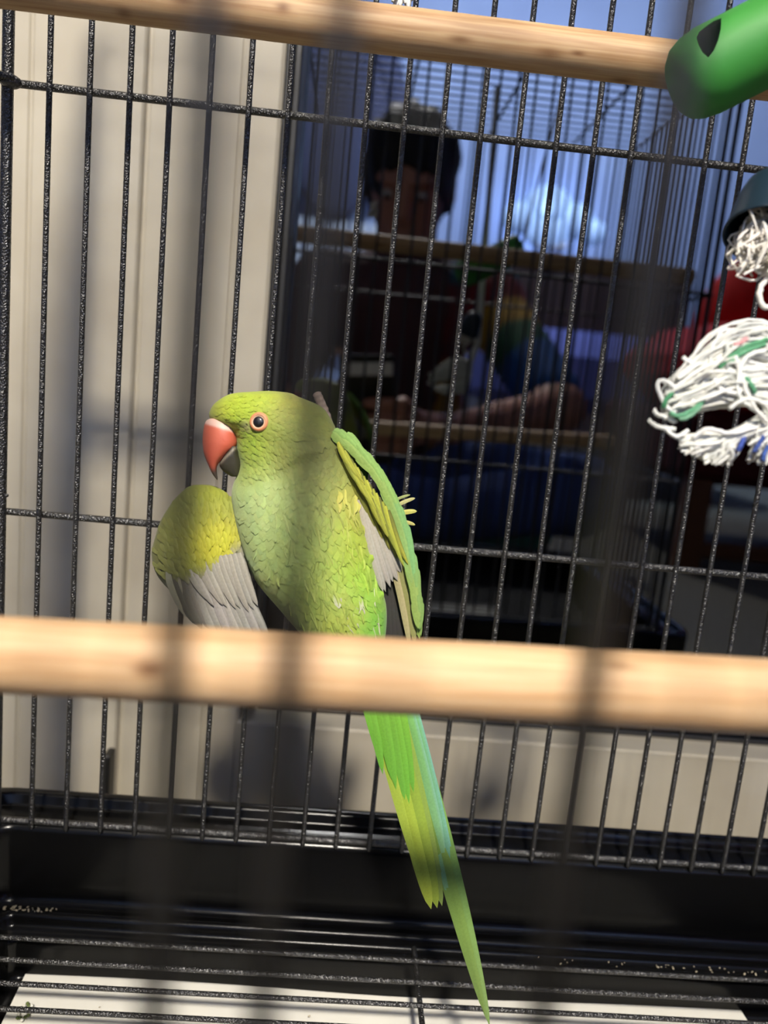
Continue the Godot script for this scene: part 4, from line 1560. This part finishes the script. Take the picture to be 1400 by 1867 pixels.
	b = nets(hair_f, H - Vector3.ONE * 0.16, H + Vector3.ONE * 0.16, 0.007, 0.3)
	put("hair", b.done(o), mat(Color(0.05, 0.04, 0.04), 0.7), t)
	# clothes
	var shirt := [[hip + Vector3(0, 0.03, 0), chest, 0.125, 0.125], [chest, neck - Vector3(0, 0.05, 0), 0.11, 0.075], [chest + Vector3(0, 0.05, 0), sR, 0.085, 0.066], [chest + Vector3(0, 0.05, 0), sL, 0.085, 0.066], [sR, eR.lerp(sR, 0.1), 0.064, 0.056], [sL, eL.lerp(sL, 0.1), 0.064, 0.056]]
	b = nets(caps_field(shirt, 0.05), Vector3(-0.12, 0.0, 0.62), Vector3(0.62, 0.6, 1.26), 0.016)
	for k in b.v.size():
		var p := b.v[k]
		var c := lin(86, 58, 58)
		var a := (p - sR).dot((eR - sR).normalized())
		if p.x > 0.3 and a > -0.05:       # banded sleeve
			var bands := [lin(24, 92, 110), lin(120, 20, 26), lin(178, 138, 36), lin(18, 84, 50), lin(30, 84, 150)]
			c = bands[clampi(int((a + 0.05) / 0.065), 0, 4)]
		b.c[k] = c
	put("top", b.done(o), M.plain, t)
	var jeans := [[hip, hip + Vector3(0, 0.05, -0.01), 0.128, 0.12], [hR, kR, 0.088, 0.068], [kR, fR.lerp(kR, 0.2), 0.066, 0.055], [hL, kL, 0.088, 0.068], [kL, fL.lerp(kL, 0.2), 0.066, 0.055]]
	b = nets(caps_field(jeans, 0.04), Vector3(-0.2, 0.0, 0.5), Vector3(0.7, 0.34, 1.26), 0.018)
	put("jeans", b.done(o), mat(Color(0.29, 0.37, 0.6), 0.85), t)
	b = MB.new()
	b.ball(fR + Vector3(-0.05, -0.02, -0.02), Vector3(0.1, 0.045, 0.045), lin(60, 120, 110), 10, 16)
	put("sock", b.done(o), M.plain, t)
	b = MB.new()
	b.ball(fL + Vector3(0.05, -0.015, -0.02), Vector3(0.1, 0.045, 0.045), lin(60, 120, 110), 10, 16)
	put("sock", b.done(o), M.plain, t)

	# phone, its lens at the camera
	var ph := thing("phone", "dark phone with a bright camera bar held up before the cage front", "phone", CAM)
	var pc := MB.new()
	var back := 0.0045
	var xf := Transform3D(cam_basis, CAM)
	pc.box(Vector3(-0.016, -0.128, back), Vector3(0.058, 0.018, back + 0.008), 0.003)
	put("phone_body", xform(pc, xf).done(CAM), mat(Color(0.03, 0.03, 0.035), 0.3), ph)
	pc = MB.new()
	pc.box(Vector3(-0.012, -0.008, back - 0.002), Vector3(0.054, 0.009, back), 0.001)
	put("camera_bar", xform(pc, xf).done(CAM), mat(Color(0.92, 0.92, 0.9), 0.25), ph)
	# hand round the phone's lower edge: palm, four fingers and a thumb
	var palm := Vector3(0.235, 0.2455, 0.415)
	var k0 := xf * Vector3(0.066, -0.075, 0.014)
	var hbones := [[wR, palm, 0.024, 0.022], [palm, k0 + Vector3(0, 0.004, 0.012), 0.022, 0.018]]
	for k in 4:
		var yy := -0.045 - 0.02 * k
		var lf: float = [0.9, 1.0, 0.95, 0.78][k]
		var a0 := xf * Vector3(0.070, yy - 0.004, 0.02)
		var a1 := xf * Vector3(0.068, yy, -0.002)
		var a2 := xf * Vector3(0.048 - 0.008 * lf, yy + 0.002, -0.0055)
		var a3 := xf * Vector3(0.044 - 0.026 * lf, yy + 0.003, -0.0045)
		hbones.append_array([[palm, a0, 0.014, 0.0095], [a0, a1, 0.0095, 0.009], [a1, a2, 0.009, 0.0082], [a2, a3, 0.0082, 0.007]])
	var th0 := xf * Vector3(0.058, -0.1, 0.03)
	var th1 := xf * Vector3(0.045, -0.07, 0.024)
	var th2 := xf * Vector3(0.03, -0.05, 0.0215)
	hbones.append_array([[palm, th0, 0.015, 0.012], [th0, th1, 0.011, 0.0095], [th1, th2, 0.0095, 0.008]])
	b = nets(caps_field(hbones, 0.006), Vector3(0.1, 0.13, 0.3), Vector3(0.31, 0.32, 0.5), 0.0045)
	put("hand", b.done(o), skin, t)
	# other hand lying on the knee
	hbones = [[wL, wL + Vector3(0.01, -0.005, -0.055), 0.024, 0.026]]
	for k in 4:
		var x := -0.022 + 0.019 * k
		var a0 := wL + Vector3(x + 0.01, 0.0, -0.075)
		var l: float = [0.06, 0.07, 0.066, 0.05][k]
		hbones.append_array([[wL + Vector3(0.01, -0.003, -0.05), a0, 0.015, 0.0095], [a0, a0 + Vector3(x * 0.1, -0.008, -l * 0.55), 0.0092, 0.0085], [a0 + Vector3(x * 0.1, -0.008, -l * 0.55), a0 + Vector3(x * 0.15, -0.03, -l), 0.0085, 0.007]])
	hbones.append_array([[wL + Vector3(0.02, -0.004, -0.03), wL + Vector3(0.052, -0.012, -0.055), 0.013, 0.0105], [wL + Vector3(0.052, -0.012, -0.055), wL + Vector3(0.062, -0.022, -0.085), 0.0105, 0.0085]])
	b = nets(caps_field(hbones, 0.006), wL - Vector3(0.08, 0.07, 0.18), wL + Vector3(0.1, 0.05, 0.04), 0.005)
	put("hand", b.done(o), skin, t)

func append_mesh(a: MB, b: MB) -> void:
	var base := a.v.size()
	a.v.append_array(b.v)
	a.c.append_array(b.c)
	a.u.append_array(b.u)
	for k in b.i:
		a.i.append(k + base)

func xform(b: MB, x: Transform3D) -> MB:
	for k in b.v.size():
		b.v[k] = x * b.v[k]
	return b

# ---------------------------------------------------------------- furniture mirrored in the pane
func build_furniture() -> void:
	var red := mat(Color(0.88, 0.1, 0.08), 0.8)
	var oak := mat(Color(0.42, 0.25, 0.13), 0.5)
	var t := thing("armchair", "low red upholstered armchair with brown wooden legs and stretcher", "armchair", Vector3(1.06, 0, 0.95))
	var o := t.position
	put("seat_base", boxm(Vector3(0.76, 0.17, 0.74) - o, Vector3(1.36, 0.31, 1.3) - o, 0.02), mat(Color(0.34, 0.03, 0.04), 0.8), t)
	var b := MB.new()
	b.box(Vector3(0.75, 0.31, 0.72) - o, Vector3(1.37, 0.47, 1.2) - o, 0.06)
	put("seat_cushion", b.done(), red, t)
	b = MB.new()
	b.ball(Vector3(1.2, 0.5, 1.16) - o, Vector3(0.3, 0.22, 0.13), Color.WHITE, 14, 24)
	put("backrest", b.done(), red, t)
	for q in [[0.79, 0.76], [1.33, 0.76], [0.79, 1.26], [1.33, 1.26]]:
		put("leg", boxm(Vector3(q[0] - 0.022, 0.0, q[1] - 0.022) - o, Vector3(q[0] + 0.022, 0.18, q[1] + 0.022) - o, 0.004), oak, t)
	put("stretcher", boxm(Vector3(0.8, 0.03, 0.745) - o, Vector3(1.32, 0.06, 0.775) - o, 0.004), oak, t)
	# bed with dark headboard and lavender duvet
	t = thing("bed", "bed with dark brown headboard and lavender blue duvet by the blue wall", "bed", Vector3(1.0, 0, 2.2))
	o = t.position
	put("headboard", boxm(Vector3(0.5, 0, 2.66) - o, Vector3(1.5, 0.86, 2.72) - o, 0.01), mat(Color(0.16, 0.09, 0.07), 0.4), t)
	put("mattress", boxm(Vector3(0.52, 0.12, 1.75) - o, Vector3(1.48, 0.36, 2.66) - o, 0.04), mat(Color(0.7, 0.7, 0.75), 0.9), t)
	b = MB.new()
	b.box(Vector3(0.49, 0.22, 1.7) - o, Vector3(1.5, 0.5, 2.45) - o, 0.08)
	put("duvet", b.done(), mat(Color(0.38, 0.4, 0.66), 0.9), t)
	# shelf with slatted white blind above it
	t = thing("shelf_unit", "low brown wooden shelf unit against the blue wall", "shelf", Vector3(0.0, 0, 2.3))
	o = t.position
	var brown := mat(Color(0.34, 0.2, 0.1), 0.55)
	put("shelf_top", boxm(Vector3(-0.35, 0.36, 2.15) - o, Vector3(0.3, 0.4, 2.5) - o, 0.004), brown, t)
	put("side_panel", boxm(Vector3(-0.35, 0, 2.15) - o, Vector3(-0.32, 0.36, 2.5) - o, 0.003), brown, t)
	put("side_panel", boxm(Vector3(0.27, 0, 2.15) - o, Vector3(0.3, 0.36, 2.5) - o, 0.003), brown, t)
	put("shelf_board", boxm(Vector3(-0.32, 0.16, 2.17) - o, Vector3(0.27, 0.18, 2.5) - o, 0.003), brown, t)
	t = thing("blind", "white vertical slat blind hanging behind the shelf unit", "blind", Vector3(0.0, 0.4, 2.68))
	for k in 9:
		put("slat", boxm(Vector3(-0.36 + 0.085 * k, 0.005, -0.004), Vector3(-0.285 + 0.085 * k, 0.5, 0.004), 0.002), mat(Color(0.8, 0.8, 0.82), 0.7), t)
	t = thing("jacket", "grey lavender jacket hanging on the blue wall above the blind", "jacket", Vector3(0.0, 1.27, 2.66))
	b = MB.new()
	b.ball(Vector3(0, 0.0, 0), Vector3(0.2, 0.36, 0.06), Color.WHITE, 14, 20)
	put("jacket_body", b.done(), mat(Color(0.3, 0.31, 0.42), 0.9), t)
	b = MB.new()
	b.tube([Vector3(0.14, 0.26, 0.0), Vector3(0.22, 0.05, 0.02), Vector3(0.23, -0.25, 0.02)], [0.06, 0.055, 0.04], 12)
	put("sleeve", b.done(), mat(Color(0.3, 0.31, 0.42), 0.9), t)

# ---------------------------------------------------------------- litter
func build_litter() -> void:
	var b := MB.new()
	for k in 110:
		var p := Vector3.ZERO
		var r := rng.randf()
		if r < 0.3:
			p = Vector3(rng.randf_range(-0.008, 0.02), OY - 0.3415 + 0.0005, rng.randf_range(0.0066, 0.0092))
		elif r < 0.75:
			p = Vector3(0.23 + 0.14 * pow(rng.randf(), 0.7), OY - 0.3474, rng.randf_range(0.0113, 0.0149))
		else:
			p = Vector3(rng.randf_range(0.0, 0.36), OY - 0.3640, rng.randf_range(0.03, 0.08))
		var sz := rng.randf_range(0.0003, 0.0009)
		var bs := Basis.from_euler(Vector3(rng.randf() * 0.6, rng.randf() * TAU, rng.randf() * 0.6))
		b.ball(p, Vector3(sz, sz * 0.35, sz * 0.55), lin(176, 164, 140), 4, 6, bs)
	var o := put("seed_husks", b.done(Vector3(0.17, OY - 0.345, 0.02)), M.plain, null, Vector3(0.17, OY - 0.345, 0.02))
	o.set_meta("kind", "stuff")
	tag(o, "scattered pale seed husks lying on the black tray ledges", "seed husks")
	# dropping on the paper at the left
	var c := on_z(45, 1846, 0.0)
	var d := cam_basis * Vector3((45 - 700.0) / F, -(1846 - 933.5) / F, -1.0)
	c = CAM + d * ((OY - 0.3638 - CAM.y) / d.y)
	b = MB.new()
	for k in 14:
		var w := TAU * k / 14.0
		b.ball(c + Vector3(cos(w) * 0.0022, 0.0004, sin(w) * 0.0038) * (1.0 + 0.15 * sin(k * 2.7)), Vector3(0.0007, 0.0006, 0.0008), lin(92, 104, 58) if k % 3 else lin(210, 208, 196), 6, 8)
	b.ball(c, Vector3(0.0012, 0.0007, 0.0018), lin(224, 222, 212), 6, 10)
	var q := put("dropping", b.done(c), M.plain, null, c)
	tag(q, "small green and white bird dropping on the paper at its left edge", "dropping")
